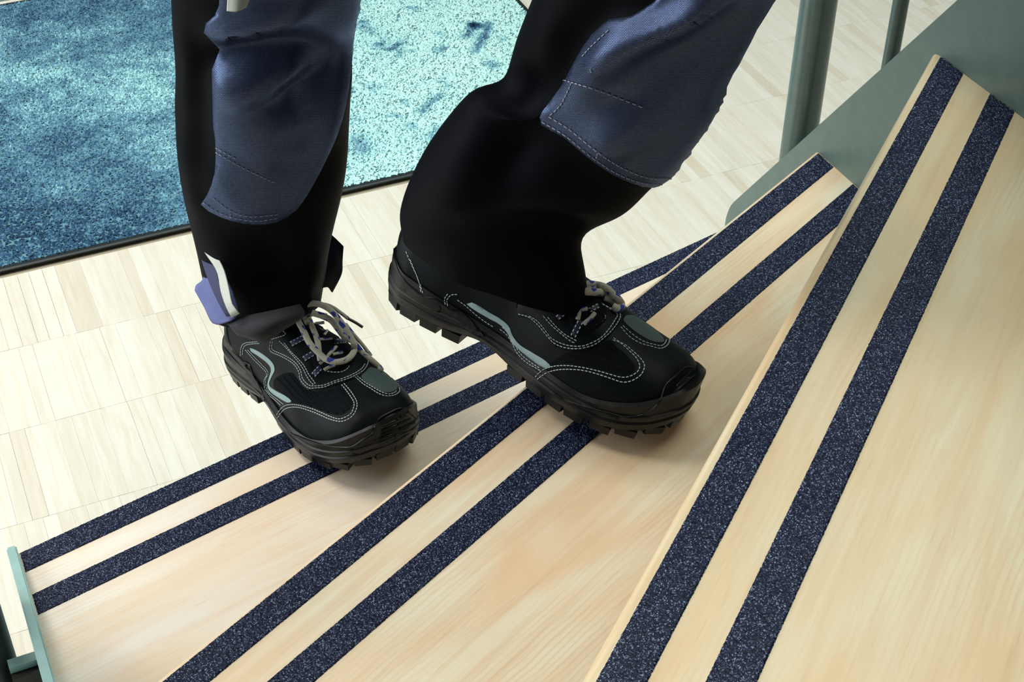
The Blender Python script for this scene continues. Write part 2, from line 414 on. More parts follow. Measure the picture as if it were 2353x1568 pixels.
fb = sum(vnoise(wx, wy, s, k) * a for k, (s, a) in enumerate(((6, .34), (14, .28), (34, .22), (80, .16))))
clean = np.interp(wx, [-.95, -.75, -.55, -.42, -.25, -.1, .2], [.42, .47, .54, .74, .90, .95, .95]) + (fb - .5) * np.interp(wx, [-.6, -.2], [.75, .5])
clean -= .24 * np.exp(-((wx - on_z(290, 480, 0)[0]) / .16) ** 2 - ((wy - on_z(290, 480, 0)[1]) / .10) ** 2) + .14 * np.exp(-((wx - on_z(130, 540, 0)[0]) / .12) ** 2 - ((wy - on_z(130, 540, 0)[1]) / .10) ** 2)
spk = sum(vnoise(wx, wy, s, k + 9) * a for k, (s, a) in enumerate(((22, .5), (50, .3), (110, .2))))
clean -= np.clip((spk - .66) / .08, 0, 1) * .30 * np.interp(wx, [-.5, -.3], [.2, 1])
for path, wd_, dk in ([((1088, 62), (1075, 85), (1070, 90)), .011, .55], [((1085, 62), (1105, 66), (1122, 60), (1118, 80), (1105, 100), (1092, 122)), .011, .62], [((1010, 225), (990, 240), (968, 262)), .010, .45], [((1012, 190), (1030, 205)), .010, .25], [((1125, 150), (1135, 158)), .012, .40], [((1010, 80), (1014, 86)), .011, .30], [((945, 295), (950, 298)), .010, .32], [((870, 110), (900, 116), (920, 106)), .016, .26], [((820, 330), (832, 350)), .018, .35], [((855, 205), (865, 215)), .012, .3], [((1005, 300), (995, 320)), .014, .3], [((1150, 90), (1155, 96)), .010, .3], [((830, 60), (850, 75)), .016, .22], [((945, 122), (948, 124)), .006, .4], [((1025, 115), (1026, 116)), .006, .35]):
    pw = np.array([on_z(*q_, 0)[:2] for q_ in path]); pw = np.vstack([pw[i] + (pw[i + 1] - pw[i]) * k / 6 for i in range(len(pw) - 1) for k in range(7)])
    dd = np.min(np.hypot(wx[:, None] - pw[:, 0], wy[:, None] - pw[:, 1]), 1); clean -= dk * np.exp(-(dd / wd_) ** 2 * (1.2 - .5 * fb))
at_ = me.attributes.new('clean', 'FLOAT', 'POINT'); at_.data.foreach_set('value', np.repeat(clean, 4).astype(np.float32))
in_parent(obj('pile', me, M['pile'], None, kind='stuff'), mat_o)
in_parent(obj('backing', MB().box((0, 0, .002), (ti_l, 0, 0), (0, ti_d, 0), (0, 0, .0018)).mesh('backing', False), M['backing']), mat_o)

# grey sill behind the mat
c = E1 * (mat_right - MAT_L / 2 - .35) + E2 * (mat_front + MAT_D + .075)
obj('trim_1', MB().box((c[0], c[1], .0125), (E1[0] * 1.0, E1[1] * 1.0, 0), (E2[0] * .06, E2[1] * .06, 0), (0, 0, .0125)).mesh('trim_1', False), M['sill'], kind='structure')

# ------------------------------------------------------------------ staircase
stair = bpy.data.objects.new('staircase', None); COL.objects.link(stair)
stair['label'] = 'winding stair of beech treads with navy anti-slip strips and grey-green steel stringers'; stair['category'] = 'staircase'


def clip(poly, n, d):
    out = []
    for i in range(len(poly)):
        a, b = poly[i], poly[(i + 1) % len(poly)]; fa, fb = a @ n - d, b @ n - d
        if fa <= 0: out.append(a)
        if fa * fb < 0: out.append(a + (b - a) * (fa / (fa - fb)))
    return out


SW = .0275
TREADS = [dict(ang=36.4777, off=1.1434, gap=.0309, nose=.0040, m='tread_low'),
          dict(ang=50.676, off=.6732, gap=.0332, nose=.0055, m='tread_mid'),
          dict(ang=64.3042, off=.2072, gap=.0308, nose=.0088, m='tread_top')]
TT = .038


def nrm(a): a = math.radians(a); return np.array([-math.sin(a), math.cos(a)])


def tread_outline(k):
    T = TREADS[k]; n = nrm(T['ang'])
    poly = [np.array(p, float) for p in ((-3, -3), (3, -3), (3, 3), (-3, 3))]
    poly = clip(poly, n, T['off'] + T['nose'])
    poly = clip(poly, UX[:2], U_RIGHT + .0065); poly = clip(poly, -UX[:2], -(U_LEFT - .007))
    if k < 2:
        N = TREADS[k + 1]; n2 = nrm(N['ang']); poly = clip(poly, -n2, -(N['off'] + N['nose'] - .05))
    else:
        n2 = nrm(78); poly = clip(poly, -n2, -(-.22))
    return poly


def rounded_prism(poly, z1, th, r, steps=5):
    """plate with rounded upper and lower edges; poly counter-clockwise"""
    P = np.array(poly); n = len(P)
    def inset(d):
        out = []
        for i in range(n):
            a, b, c_ = P[i - 1], P[i], P[(i + 1) % n]
            u = (b - a) / np.linalg.norm(b - a); v = (c_ - b) / np.linalg.norm(c_ - b)
            n1 = np.array([-u[1], u[0]]); n2 = np.array([-v[1], v[0]]); h = n1 + n2
            out.append(b + h * d / (h @ n1))
        return np.array(out)
    rings = []
    for s in range(steps + 1):
        a = math.pi / 2 * s / steps; rings.append((inset(r * (1 - math.sin(a))), z1 - th + r * (1 - math.cos(a))))
    for s in range(steps + 1):
        a = math.pi / 2 * s / steps; rings.append((inset(r * (1 - math.cos(a))), z1 - r + r * math.sin(a)))
    V = [(x, y, z) for ring, z in rings for x, y in ring]
    Fc = grid_faces(len(rings), n, True) + [tuple(range(n))[::-1], tuple((len(rings) - 1) * n + i for i in range(n))]
    return V, Fc


tread_objs = []
for k, T in enumerate(TREADS):
    poly = tread_outline(k)
    area2 = sum(poly[i][0] * poly[(i + 1) % len(poly)][1] - poly[(i + 1) % len(poly)][0] * poly[i][1] for i in range(len(poly)))
    if area2 < 0: poly = poly[::-1]
    ang = math.radians(T['ang']); u = np.array([math.cos(ang), math.sin(ang)]); v = nrm(T['ang'])
    z = RISE * (k + 1); org = v * (T['off'] + T['nose'])
    loc = [((p - org) @ u, (p - org) @ v) for p in poly]
    V, Fc = rounded_prism(loc, 0, TT, .006 if k < 2 else .0075)
    me = fix(mesh('tread', V, Fc), .6)
    o = obj('tread', me, M[T['m']]); o.parent = stair; o.matrix_basis = Matrix.Translation((org[0], org[1], z)) @ Matrix.Rotation(ang, 4, 'Z')
    tread_objs.append(o)
    # two grit strips, running the width of the tread
    for d in (T['nose'], T['nose'] + SW + T['gap']):
        xs = []
        for yy in (-d, -d - SW):
            q = clip([np.array((-4, yy - 1e-5)), np.array((4, yy - 1e-5)), np.array((4, yy + 1e-5)), np.array((-4, yy + 1e-5))], np.array((0, 1.)), 9)
            pts = [org + u * s + v * yy for s in (-4., 4.)]
            ts = []
            for dd in (U_LEFT + .001, U_RIGHT - .001):
                a0 = (dd - pts[0] @ UX[:2]) / ((pts[1] - pts[0]) @ UX[:2]); ts.append(-4 + 8 * a0)
            xs.append((min(ts), max(ts)))
        step = .00085; ny = int(SW / step); V = []; nx = int((max(xs[0][1], xs[1][1]) - min(xs[0][0], xs[1][0])) / step)
        if k == 1: xs = [(max(a, -.62), b) for a, b in xs]
        if k == 2: xs = [(max(a, -.75), b) for a, b in xs]
        nx = int((xs[0][1] - xs[0][0]) / step)
        J = np.linspace(0, 1, ny + 1); I = np.linspace(0, 1, nx + 1)
        GX = (xs[0][0] + (xs[1][0] - xs[0][0]) * J)[:, None] * (1 - I) + (xs[0][1] + (xs[1][1] - xs[0][1]) * J)[:, None] * I
        GY = (-d - SW * J)[:, None] + 0 * I
        GZ = .0009 + rng.random(GX.shape) ** 1.6 * .0008
        GX = GX + rng.normal(0, .00016, GX.shape); GY = GY + rng.normal(0, .00012, GY.shape)
        for G in (GZ,): G[0, :] = .0002; G[-1, :] = .0002; G[:, 0] = .0002; G[:, -1] = .0002
        co = np.stack([GX, GY, GZ], -1).reshape(-1, 3)
        idx = np.arange((ny + 1) * (nx + 1)).reshape(ny + 1, nx + 1)
        q = np.stack([idx[:-1, :-1], idx[1:, :-1], idx[1:, 1:], idx[:-1, 1:]], -1).reshape(-1, 4)
        sm = bpy.data.meshes.new('anti_slip_strip'); sm.vertices.add(len(co)); sm.vertices.foreach_set('co', co.ravel())
        sm.loops.add(q.size); sm.loops.foreach_set('vertex_index', q.ravel()); sm.polygons.add(len(q)); sm.polygons.foreach_set('loop_start', np.arange(len(q)) * 4); sm.update(); sm.validate()
        in_parent(obj('anti_slip_strip', sm, M['grit']), o)


def plate(name, uo, th, outline, mat, r=.0015):
    """flat steel plate standing in a stringer plane; outline in (s, z), thickness outward in u"""
    n = len(outline); V = []
    for uu, ins in ((uo, 0), (uo + th, 0)):
        for s, z in outline: V.append(P0 + SD * s + UX * (uu - P0 @ UX) + np.array((0, 0, z)))
    Fc = [tuple(range(n))[::-1], tuple(range(n, 2 * n))] + [(i, (i + 1) % n, n + (i + 1) % n, n + i) for i in range(n)]
    me = fix(mesh(name, V, Fc, False))
    bm = bmesh.new(); bm.from_mesh(me); bmesh.ops.bevel(bm, geom=[e for e in bm.edges if e.calc_face_angle(0) > 1.2], offset=r, segments=2, affect='EDGES'); bm.to_mesh(me); bm.free()
    o = obj(name, me, mat); in_parent(o, stair); return o


sl = (.6791 - .2476) / (.0307 + .2946)
arc = [(-.3088, .2071), (-.3080, .2165), (-.3048, .2290), (-.3005, .2385), (-.2946, .2476)]
plate('stringer', U_RIGHT, .010, [(-.3088, .0), (-.06, .0), (.62, (.62 + .06) * sl * .98), (.62, .2476 + (.62 + .2946) * sl)] + arc[::-1], M['steel'])
# left stringer: its front end is rounded, the top climbs gently
s0 = float((on_z(24, 1252, RISE) - P0) @ SD)
zt = RISE + .004
plate('stringer', -.0105, .010, [(s0 + .02, .0), (s0 + .75, .0), (s0 + .75, zt + .30), (s0 + .25, zt + .075), (s0 + .012, zt + .003), (s0 + .005, zt - .002), (s0 + .001, zt - .010), (s0, zt - .02), (s0 + .002, .12)], M['steel_edge'])


def column(name, px, py, uu, r, z0, z1, mat):
    """vertical steel tube standing at plan distance uu across the stair"""
    d = ray(px, py); tt = (uu - CO @ UX) / (d @ UX); p = CO + d * tt
    return in_parent(obj(name, MB().tube([(p[0], p[1], z0), (p[0], p[1], z1)], r, 40).mesh(name), mat), stair), p


column('baluster', 1836, 327, U_RIGHT + .010 + .0215, .0205, .02, 1.30, M['tube_steel'])
column('baluster', 2046, 140, U_RIGHT + .010 + .012, .0082, .28, 1.30, M['tube_steel'])
_, pl = column('baluster', -24, 1512, -.052, .0235, .0, 1.2, M['tube_dark'])
# tab that ties the left post to the stringer
cu = pl @ UX; cs = (on_z(63, 1513, RISE - .02) - P0) @ SD
pc = P0 + SD * cs + UX * (-.0235 - P0 @ UX); pc[2] = RISE - .045
br = MB(); br.box(pc + np.array((0, 0, .021)), UX * .0135, SD * .0055, (0, 0, .004))
in_parent(obj('post_bracket', br.mesh('post_bracket', False), M['steel_edge']), stair)
in_parent(obj('unlit_bracket_face', MB().box(pc + SD * .004 + np.array((0, 0, -.024)), UX * .0135, SD * .0085, (0, 0, .04)).mesh('unlit_bracket_face', False), M['bracket_shade']), stair)  # block under the tab, coloured dark to stand for the bracket's unlit face
#PEOPLE
# ------------------------------------------------------------------ person: trousers and safety shoes
person = bpy.data.objects.new('person', None); COL.objects.link(person)
person['label'] = 'person climbing the stair in black work trousers with slate knee patches and laced shoes'; person['category'] = 'person'


class Caster:
    """casts photograph rays onto built meshes, to lay seams and patches on their real surface"""
    def __init__(s, objs):
        V, Fc = [], []
        for o in objs:
            d = getattr(o, 'data', o); n = len(V); V += [tuple(v.co) for v in d.vertices]; Fc += [tuple(i + n for i in p.vertices) for p in d.polygons]
        s.b = BVHTree.FromPolygons(V, Fc)
    def hit(s, px, py):
        d = ray(px, py); r = s.b.ray_cast(Vector(CO), Vector(d).normalized())
        if r[0] is None: return None
        n = np.array(r[1]); n = n if n @ d < 0 else -n
        return np.array(r[0]), n / np.linalg.norm(n)
    def hit_in(s, px, py, cx, cy):
        """like hit, but a miss walks towards (cx, cy) until the surface is met"""
        for k in range(60):
            h = s.hit(px + (cx - px) * k / 60, py + (cy - py) * k / 60)
            if h:
                if k == 0: return h
                lo, hi = (k - 1) / 60, k / 60
                for _ in range(7):
                    m_ = (lo + hi) / 2; g_ = s.hit(px + (cx - px) * m_, py + (cy - py) * m_)
                    if g_: hi, h = m_, g_
                    else: lo = m_
                return h
        return None


def densify(poly, step):
    out = []
    for i in range(len(poly)):
        a, b = np.array(poly[i], float), np.array(poly[(i + 1) % len(poly)], float); n = max(1, int(np.linalg.norm(b - a) / step))
        out += [a + (b - a) * k / n for k in range(n)]
    return np.array(out)


def inside(P, poly):
    x, y = P[:, 0], P[:, 1]; r = np.zeros(len(P), bool); n = len(poly)
    for i in range(n):
        x1, y1 = poly[i]; x2, y2 = poly[(i + 1) % n]
        c = (y1 > y) != (y2 > y)
        r ^= c & (x < (x2 - x1) * (y - y1) / (y2 - y1 + 1e-12) + x1)
    return r


def smooth_poly(P, n=3):
    P = list(P); k = len(P); Q = P[-2:] + P + P[:2]; Q = spline(Q, (k + 4 - 1) * n + 1)
    return Q[2 * n:(2 + k) * n]


def patch(name, cas, poly, thick, mat, parent, step=9, smooth=True, lift=0.0, edge=4.0, sm=True, relax=0):
    """cloth or leather layer lying on the cast surface: rounded border, real thickness"""
    if sm: poly = smooth_poly(poly)
    B = densify([tuple(p) for p in poly], step); c = B.mean(0)
    lo, hi = B.min(0), B.max(0)
    gx, gy = np.meshgrid(np.arange(lo[0], hi[0], step), np.arange(lo[1], hi[1], step)); G = np.c_[gx.ravel(), gy.ravel()] + rng.uniform(-.15, .15, (gx.size, 2)) * step
    G = G[inside(G, B)]
    if len(G):
        dmin = np.min(np.linalg.norm(G[:, None] - B[None], axis=2), 1); G = G[dmin > step * .6]
    Bn = (np.roll(B, -1, 0) - np.roll(B, 1, 0)); Bn = np.c_[Bn[:, 1], -Bn[:, 0]]; Bn /= np.linalg.norm(Bn, axis=1)[:, None] + 1e-9
    pts = [Vector(p) for p in np.vstack([B, G])]
    nb = len(B)
    vs, _, fs, *_r = delaunay_2d_cdt(pts, [(i, (i + 1) % nb) for i in range(nb)], [], 1, 1e-6)
    vs = np.array([tuple(v) for v in vs])
    dB = np.min(np.linalg.norm(vs[:, None] - B[None], axis=2), 1)
    top, bot, ok, uv = [], [], [], []
    for i, (x, y) in enumerate(vs):
        h = cas.hit_in(x, y, *c)
        if h is None: h = (at(x, y, 1.4), -ray(x, y)); ok.append(False)
        else: ok.append(True)
        p, nn = h; e = min(1, dB[i] / edge); prof = math.sqrt(max(0, 1 - (1 - e) ** 2))
        top.append(p + nn * (lift + thick * (.45 + .55 * prof))); bot.append(p + nn * (lift - .0004)); uv.append((x * 1.35 / F, y * 1.35 / F))
    n = len(vs); Fc = []; cnt = {}
    if relax:
        nb_ = [set() for _ in range(n)]
        for f in fs:
            f = list(f)
            for k in range(len(f)): nb_[f[k]].add(f[k - 1]); nb_[f[k - 1]].add(f[k])
        T_, B_ = np.array(top), np.array(bot); onb = dB < 1e-3
        for _ in range(relax):
            A_ = np.array([np.mean([T_[j] for j in s_ if (onb[j] or not onb[i])] or [T_[i]], axis=0) for i, s_ in enumerate(nb_)])
            d_ = (A_ - T_) * .6; T_ = T_ + d_; B_ = B_ + d_
        top, bot = list(T_), list(B_)
    for f in fs:
        f = list(f)
        if not all(ok[i] for i in f): continue
        if len(f) == 3:
            a = vs[f[1]] - vs[f[0]]; b = vs[f[2]] - vs[f[0]]
            if a[0] * b[1] - a[1] * b[0] > 0: f = f[::-1]
        Fc.append(tuple(f)); Fc.append(tuple(i + n for i in f[::-1]))
        for k in range(len(f)):
            e = (f[k], f[(k + 1) % len(f)]); cnt[e] = 1
    for a, b in list(cnt):
        if (b, a) not in cnt: Fc.append((b, a, a + n, b + n))
    me = mesh(name, top + bot, Fc, True, uv + uv); me.set_sharp_from_angle(angle=1.1)
    return obj(name, me, mat, parent)


def polyline(P, step):
    P = np.asarray(P, float); d = np.r_[0, np.cumsum(np.linalg.norm(np.diff(P, axis=0), axis=1))]; n = max(2, int(d[-1] / step) * 3)
    return spline(P, n)


def stitch(mb, cas, lines, lift, r=.00042, dash=.0024, gap=.0012):
    for ln in lines:
        Q = polyline(ln, 4); P = []
        for x, y in Q:
            h = cas.hit(x, y)
            if h is not None: P.append(h[0] + h[1] * lift)
        if len(P) < 4: continue
        P = np.array(P); d = np.r_[0, np.cumsum(np.linalg.norm(np.diff(P, axis=0), axis=1))]
        s = 0
        while s + dash < d[-1]:
            q = [np.array([np.interp(s + dash * k / 2, d, P[:, i]) for i in range(3)]) for k in range(3)]
            if np.linalg.norm(q[2] - q[0]) < dash * 1.6: mb.tube(q, r, 5)
            s += dash + gap


# ---- shoe last and sole, in the shoe's own frame (x heel to toe, y medial, z up)
SL = .305
PX = [0, .004, .012, .03, .06, .10, .13, .16, .19, .215, .24, .265, .285, .297, .303, .305]
PM = [0, .014, .026, .035, .037, .035, .036, .042, .050, .0545, .055, .051, .042, .029, .016, .002]
PL = [0, .014, .026, .036, .040, .042, .046, .053, .060, .0630, .0615, .056, .046, .032, .018, .002]
TX = [0, .03, .07, .10, .125, .15, .18, .21, .24, .265, .285, .297, .305]
TZ = [.094, .098, .104, .112, .116, .112, .103, .093, .083, .074, .064, .050, .034]


def zbot(x):
    x = np.asarray(x, float)
    return np.where(x > .225, ((np.maximum(x, .225) - .225) / .08) ** 2 * .020, 0) + np.where(x < .03, ((.03 - np.minimum(x, .03)) / .03) ** 2 * .008, 0)


def ztop(x): return interp([0, .05, .10, .15, .22, .27, .305], [.046, .042, .036, .033, .033, .040, .050], x)


def plan(off, n=240):
    x = SL * (1 - np.cos(np.linspace(0, np.pi, n // 2 + 1))) / 2
    a = np.c_[x, interp(PX, PM, x)]; b = np.c_[x, -interp(PX, PL, x)][::-1]; loop = np.vstack([a[:-1], b[:-1]])
    t = np.roll(loop, -1, 0) - np.roll(loop, 1, 0); nn = np.c_[-t[:, 1], t[:, 0]]; nn /= np.linalg.norm(nn, axis=1)[:, None] + 1e-12
    return loop + nn * off, nn


def upper_grid(nu=110, nv=81):
    x = SL * (1 - np.cos(np.linspace(0.02, np.pi - .02, nu))) / 2
    med, lat = interp(PX, PM, x), interp(PX, PL, x); zt = interp(TX, TZ, x); zs = ztop(x) - .010
    c, w = (med - lat) / 2, (med + lat) / 2; rl = interp([0, .1, .2, .305], [0, .002, .006, .0], x)
    th = np.linspace(0, np.pi, nv); n = interp([0, .1, .16, .22, .27, .305], [2.2, 2.2, 2.0, 2.1, 2.5, 2.4], x); m = interp([0, .1, .16, .22, .27, .305], [2.6, 2.5, 2.5, 2.4, 2.3, 2.3], x)
    V = np.zeros((nu, nv, 3))
    for i in range(nu):
        cs, sn = np.cos(th), np.sin(th); yy = np.sign(cs) * np.abs(cs) ** (2 / n[i]); zz = np.abs(sn) ** (2 / m[i])
        nar = 1 - .16 * zz * interp([0, .12, .2, .305], [1, 1, .3, 0], x[i])
        V[i, :, 0] = x[i]; V[i, :, 1] = c[i] + w[i] * yy * nar + rl[i] * zz; V[i, :, 2] = zs[i] + (zt[i] - zs[i]) * zz
    hz = (V[:, :, 2] - .04) / .055
    V[:, :, 0] += np.where(V[:, :, 0] < .06, (1 - V[:, :, 0] / .06), 0) * (.010 * np.clip(hz, 0, 1) ** 2 - .004 * np.clip(np.sin(np.pi * np.clip(hz, 0, 1)), 0, 1))
    V[:, :, 2] += zbot(V[:, :, 0])
    return V


def bend(P, beta, xb=.195, r=.05):
    if beta == 0: return P
    P = P.copy(); xs = np.linspace(xb + r / 2, -.05, 300); us = np.clip((xb + r / 2 - xs) / r, 0, 1); a = beta * us * us * (3 - 2 * us)
    cx = xs[0] + np.r_[0, np.cumsum(np.cos((a[1:] + a[:-1]) / 2) * np.diff(xs))]; cz = np.r_[0, np.cumsum(-np.sin((a[1:] + a[:-1]) / 2) * np.diff(xs))]
    m = P[:, 0] < xb + r / 2; x = P[m, 0]; z = P[m, 2].copy()
    A = np.interp(-x, -xs, a); P[m, 0] = np.interp(-x, -xs, cx) + z * np.sin(A); P[m, 2] = np.interp(-x, -xs, cz) + z * np.cos(A)
    return P


def shoe_pose(P, q, mirror, sc):
    yaw, pitch, roll, tx_, ty_, tz_, beta = q
    P = np.asarray(P, float).reshape(-1, 3) * np.array(sc)
    if mirror: P = P * np.array([1, -1, 1])
    P = bend(P, beta) - np.array([.2, 0, 0])
    R = np.array(Matrix.Rotation(yaw, 3, 'Z') @ Matrix.Rotation(pitch, 3, 'Y') @ Matrix.Rotation(roll, 3, 'X'))
    return P @ R.T + np.array([tx_, ty_, tz_])


def sole_mesh(q, mirror, sc):
    layers = [(-.030, .0085), (-.006, .0085), (.000, .008), (.0026, .0115), (.0040, .0175), (.0028, .0195), (.0046, .0225), (.0046, .026), (.0030, .0275), (.0036, None), (.0008, 'top'), (-.006, 'top')]
    V = []; n = 240
    for off, z in layers:
        lp, _ = plan(off, n); x = np.clip(lp[:, 0], 0, SL); base = zbot(x); arch = .010 * np.exp(-((x - .118) / .026) ** 2)
        if z is None: zz = ztop(x) - .003 + base
        elif z == 'top': zz = ztop(x) + (.0006 if off > 0 else -.002) + base
        else: zz = np.minimum(z + arch * (1 - z / .03), ztop(x) - .0045) + base
        V.append(np.c_[lp, zz])
    V = np.vstack(V); Fc = grid_faces(len(layers), n, True)
    Fc.append(tuple(range(n)))
    mb = MB(); mb.add(V, Fc); nbody = len(V), len(Fc)
    # tread blocks: round the rim and across the sole
    lp, nn = plan(0, n); d = np.r_[0, np.cumsum(np.linalg.norm(np.diff(np.vstack([lp, lp[:1]]), axis=0), axis=1))]; per = d[-1]; k = int(per / .0235)
    for i in range(k):
        s = per * (i + .5) / k; j = int(np.argmin(np.abs(d[:-1] - s))); p = lp[j]; nv_ = nn[j]; tv_ = np.array([-nv_[1], nv_[0]])
        if .088 < p[0] < .150: continue
        zb = float(zbot(np.clip(p[0], 0, SL))); ln = .0094
        c = p - nv_ * .0095
        ax = np.r_[tv_ * ln, 0]; ay = np.r_[nv_ * .0105, 0]; e = np.array([0, 0, 1.])
        P = [np.r_[c, zb] + a * ax * f + b * ay * f + e * z for z, f in ((.0 if p[0] < .1 else .0015, .94), (.0100, 1.04)) for a, b in ((-1, -1), (1, -1), (1, 1), (-1, 1))]
        mb.add(P, [(0, 1, 2, 3), (4, 7, 6, 5)] + [(a, (a + 1) % 4, (a + 1) % 4 + 4, a + 4) for a in range(4)])
    for xx in (.03, .055, .078, .165, .19, .215, .24, .265):
        for yy in (-.014, .014): mb.box((xx, yy, float(zbot(xx)) + .007), (.008, 0, 0), (0, .010, 0), (0, 0, .006))
    mb.V = [tuple(p) for p in shoe_pose(mb.V, q, mirror, sc)]
    me = mesh('sole', mb.V, mb.F, True); fix(me, .55); body = mesh('tmp', mb.V[:nbody[0]], mb.F[:nbody[1]]); return me, body


def lace_path(cas, pts, lift, default_t):
    """pts: photograph points with an optional extra height above the shoe, in metres"""
    out = []; lastt = default_t
    arr = [(p[0], p[1], p[2] if len(p) > 2 else 0.0) for p in pts]; Q = spline([(a, b, c * 1e4) for a, b, c in arr], max(12, len(arr) * 6)); ts = []
    for x, y, e in Q:
        h = cas.hit(x, y); d = ray(x, y)
        if h is not None: ts.append(float((h[0] - CO) @ d / (d @ d)) - (lift + e * 1e-4) / np.linalg.norm(d))
        else: ts.append(None)
    known = [(i, v) for i, v in enumerate(ts) if v is not None]
    for i, v in enumerate(ts):
        if v is None: ts[i] = (np.interp(i, [a for a, _ in known], [b for _, b in known]) if known else default_t) - Q[i][2] * 1e-4
    ts = np.array(ts)
    for _ in range(3): ts[1:-1] = (ts[:-2] + 2 * ts[1:-1] + ts[2:]) / 4
    return [at(x, y, t_) for (x, y, e), t_ in zip(Q, ts)]


def build_shoe(q, mirror, sc, D):
    T = lambda L, f: [tuple(f(*p)) for p in L]
    G = upper_grid(); nu, nv, _ = G.shape
    V = shoe_pose(G, q, mirror, sc); Fc = grid_faces(nu, nv)
    Fc += [tuple(range(nv)), tuple((nu - 1) * nv + k for k in range(nv))[::-1]]
    shoe = obj('shoe', fix(mesh('shoe', V, Fc), .9), M['nubuck'], person)
    sm_, body = sole_mesh(q, mirror, sc); sole = obj('sole', sm_, M['sole'], shoe)
    cas = Caster([shoe.data]); both = Caster([shoe.data, body])
    for nm, poly, th, mt, st in D['patches']:
        if mt == 'toe_rubber' or mt == 'sole': patch(nm, both, poly, th, M[mt], shoe, st, edge=7, relax=24)
        else: patch(nm, cas, poly, th, M[mt], shoe, st)
    layers = [shoe, body] + [o for o in shoe.children if o.name.split('.')[0] in ('eyestay', 'toe_cap', 'vamp_panel', 'side_panel')]
    top = Caster(layers)
    mb = MB(); stitch(mb, top, D['stitch'], .0004)
    obj('stitching', mb.mesh('stitching'), M['thread'], shoe, kind='stuff')
    D = dict(D, ribs=D['ribs'] + D['rims'])
    mb = MB()
    for ln in D['ribs']:
        P = np.array([h[0] + h[1] * .0002 for h in (top.hit(x, y) for x, y in polyline(ln, 5)) if h is not None])
        if len(P) > 8:
            for _ in range(14): P[1:-1] = P[1:-1] * .5 + (P[:-2] + P[2:]) * .25
        if len(P) > 2: mb.tube(P, D.get('rib_r', .0014), 8)
    if mb.V: obj('toe_rib', mb.mesh('toe_rib'), M['toe_rubber'], shoe, kind='stuff')
    mb = MB()
    for ln in D['panel_ribs']:
        P = [h[0] - h[1] * .0004 for h in (top.hit(x, y) for x, y in polyline(ln, 5)) if h is not None]
        if len(P) > 2: mb.tube(P, .0013, 6)
    if mb.V: obj('textile_rib', mb.mesh('textile_rib'), M['mesh_panel'], shoe, kind='stuff')
    for a, b, wpx in D['loops']:
        a, b = np.array(a), np.array(b); u = (b - a) / np.linalg.norm(b - a); v = np.array([-u[1], u[0]]) * wpx / 2
        lo = patch('lace_loop', top, [tuple(a - v), tuple(b - v), tuple(b + v), tuple(a + v)], .0016, M['loop'], shoe, 5, sm=False)
        c2 = Caster([lo]); m2 = MB(); stitch(m2, c2, [[tuple(a - v * .72), tuple(b - v * .72)], [tuple(a + v * .72), tuple(b + v * .72)]], .0003, .00055, .0022, .0020)
        if m2.V: obj('loop_stitching', m2.mesh('loop_stitching'), M['thread'], shoe)
    t0 = float(np.linalg.norm(V.mean(0) - CO))
    for pts, r in D['laces']:
        P = lace_path(top, pts, r * .8, t0)
        lm = MB(); lm.tube(P, r, 12, flat=.72, up=[-ray(*px_of(p)[:2]) for p in P]); obj('lace', lm.mesh('lace'), M['lace'], shoe)
    for pts, r in D.get('aglets', []):
        P = lace_path(top, pts, .002, t0); lm = MB(); lm.tube(P, r, 10); obj('lace_tip', lm.mesh('lace_tip'), M['aglet'], shoe)
    return shoe


f7 = lambda L: [(500 + x * .22326, 740 + y * .22326) for x, y in L]
f1 = lambda L: [(640 + p[0] * .17857, 660 + p[1] * .17857) + tuple(p[2:]) for p in L]
f4 = lambda L: [(1150 + p[0] * .24868, 630 + p[1] * .24868) + tuple(p[2:]) for p in L]
f3 = lambda L: [(860 + p[0] * .35714, 500 + p[1] * .35714) for p in L]
f6 = lambda L: [(740 + p[0] * .2807, 420 + p[1] * .2807) for p in L]

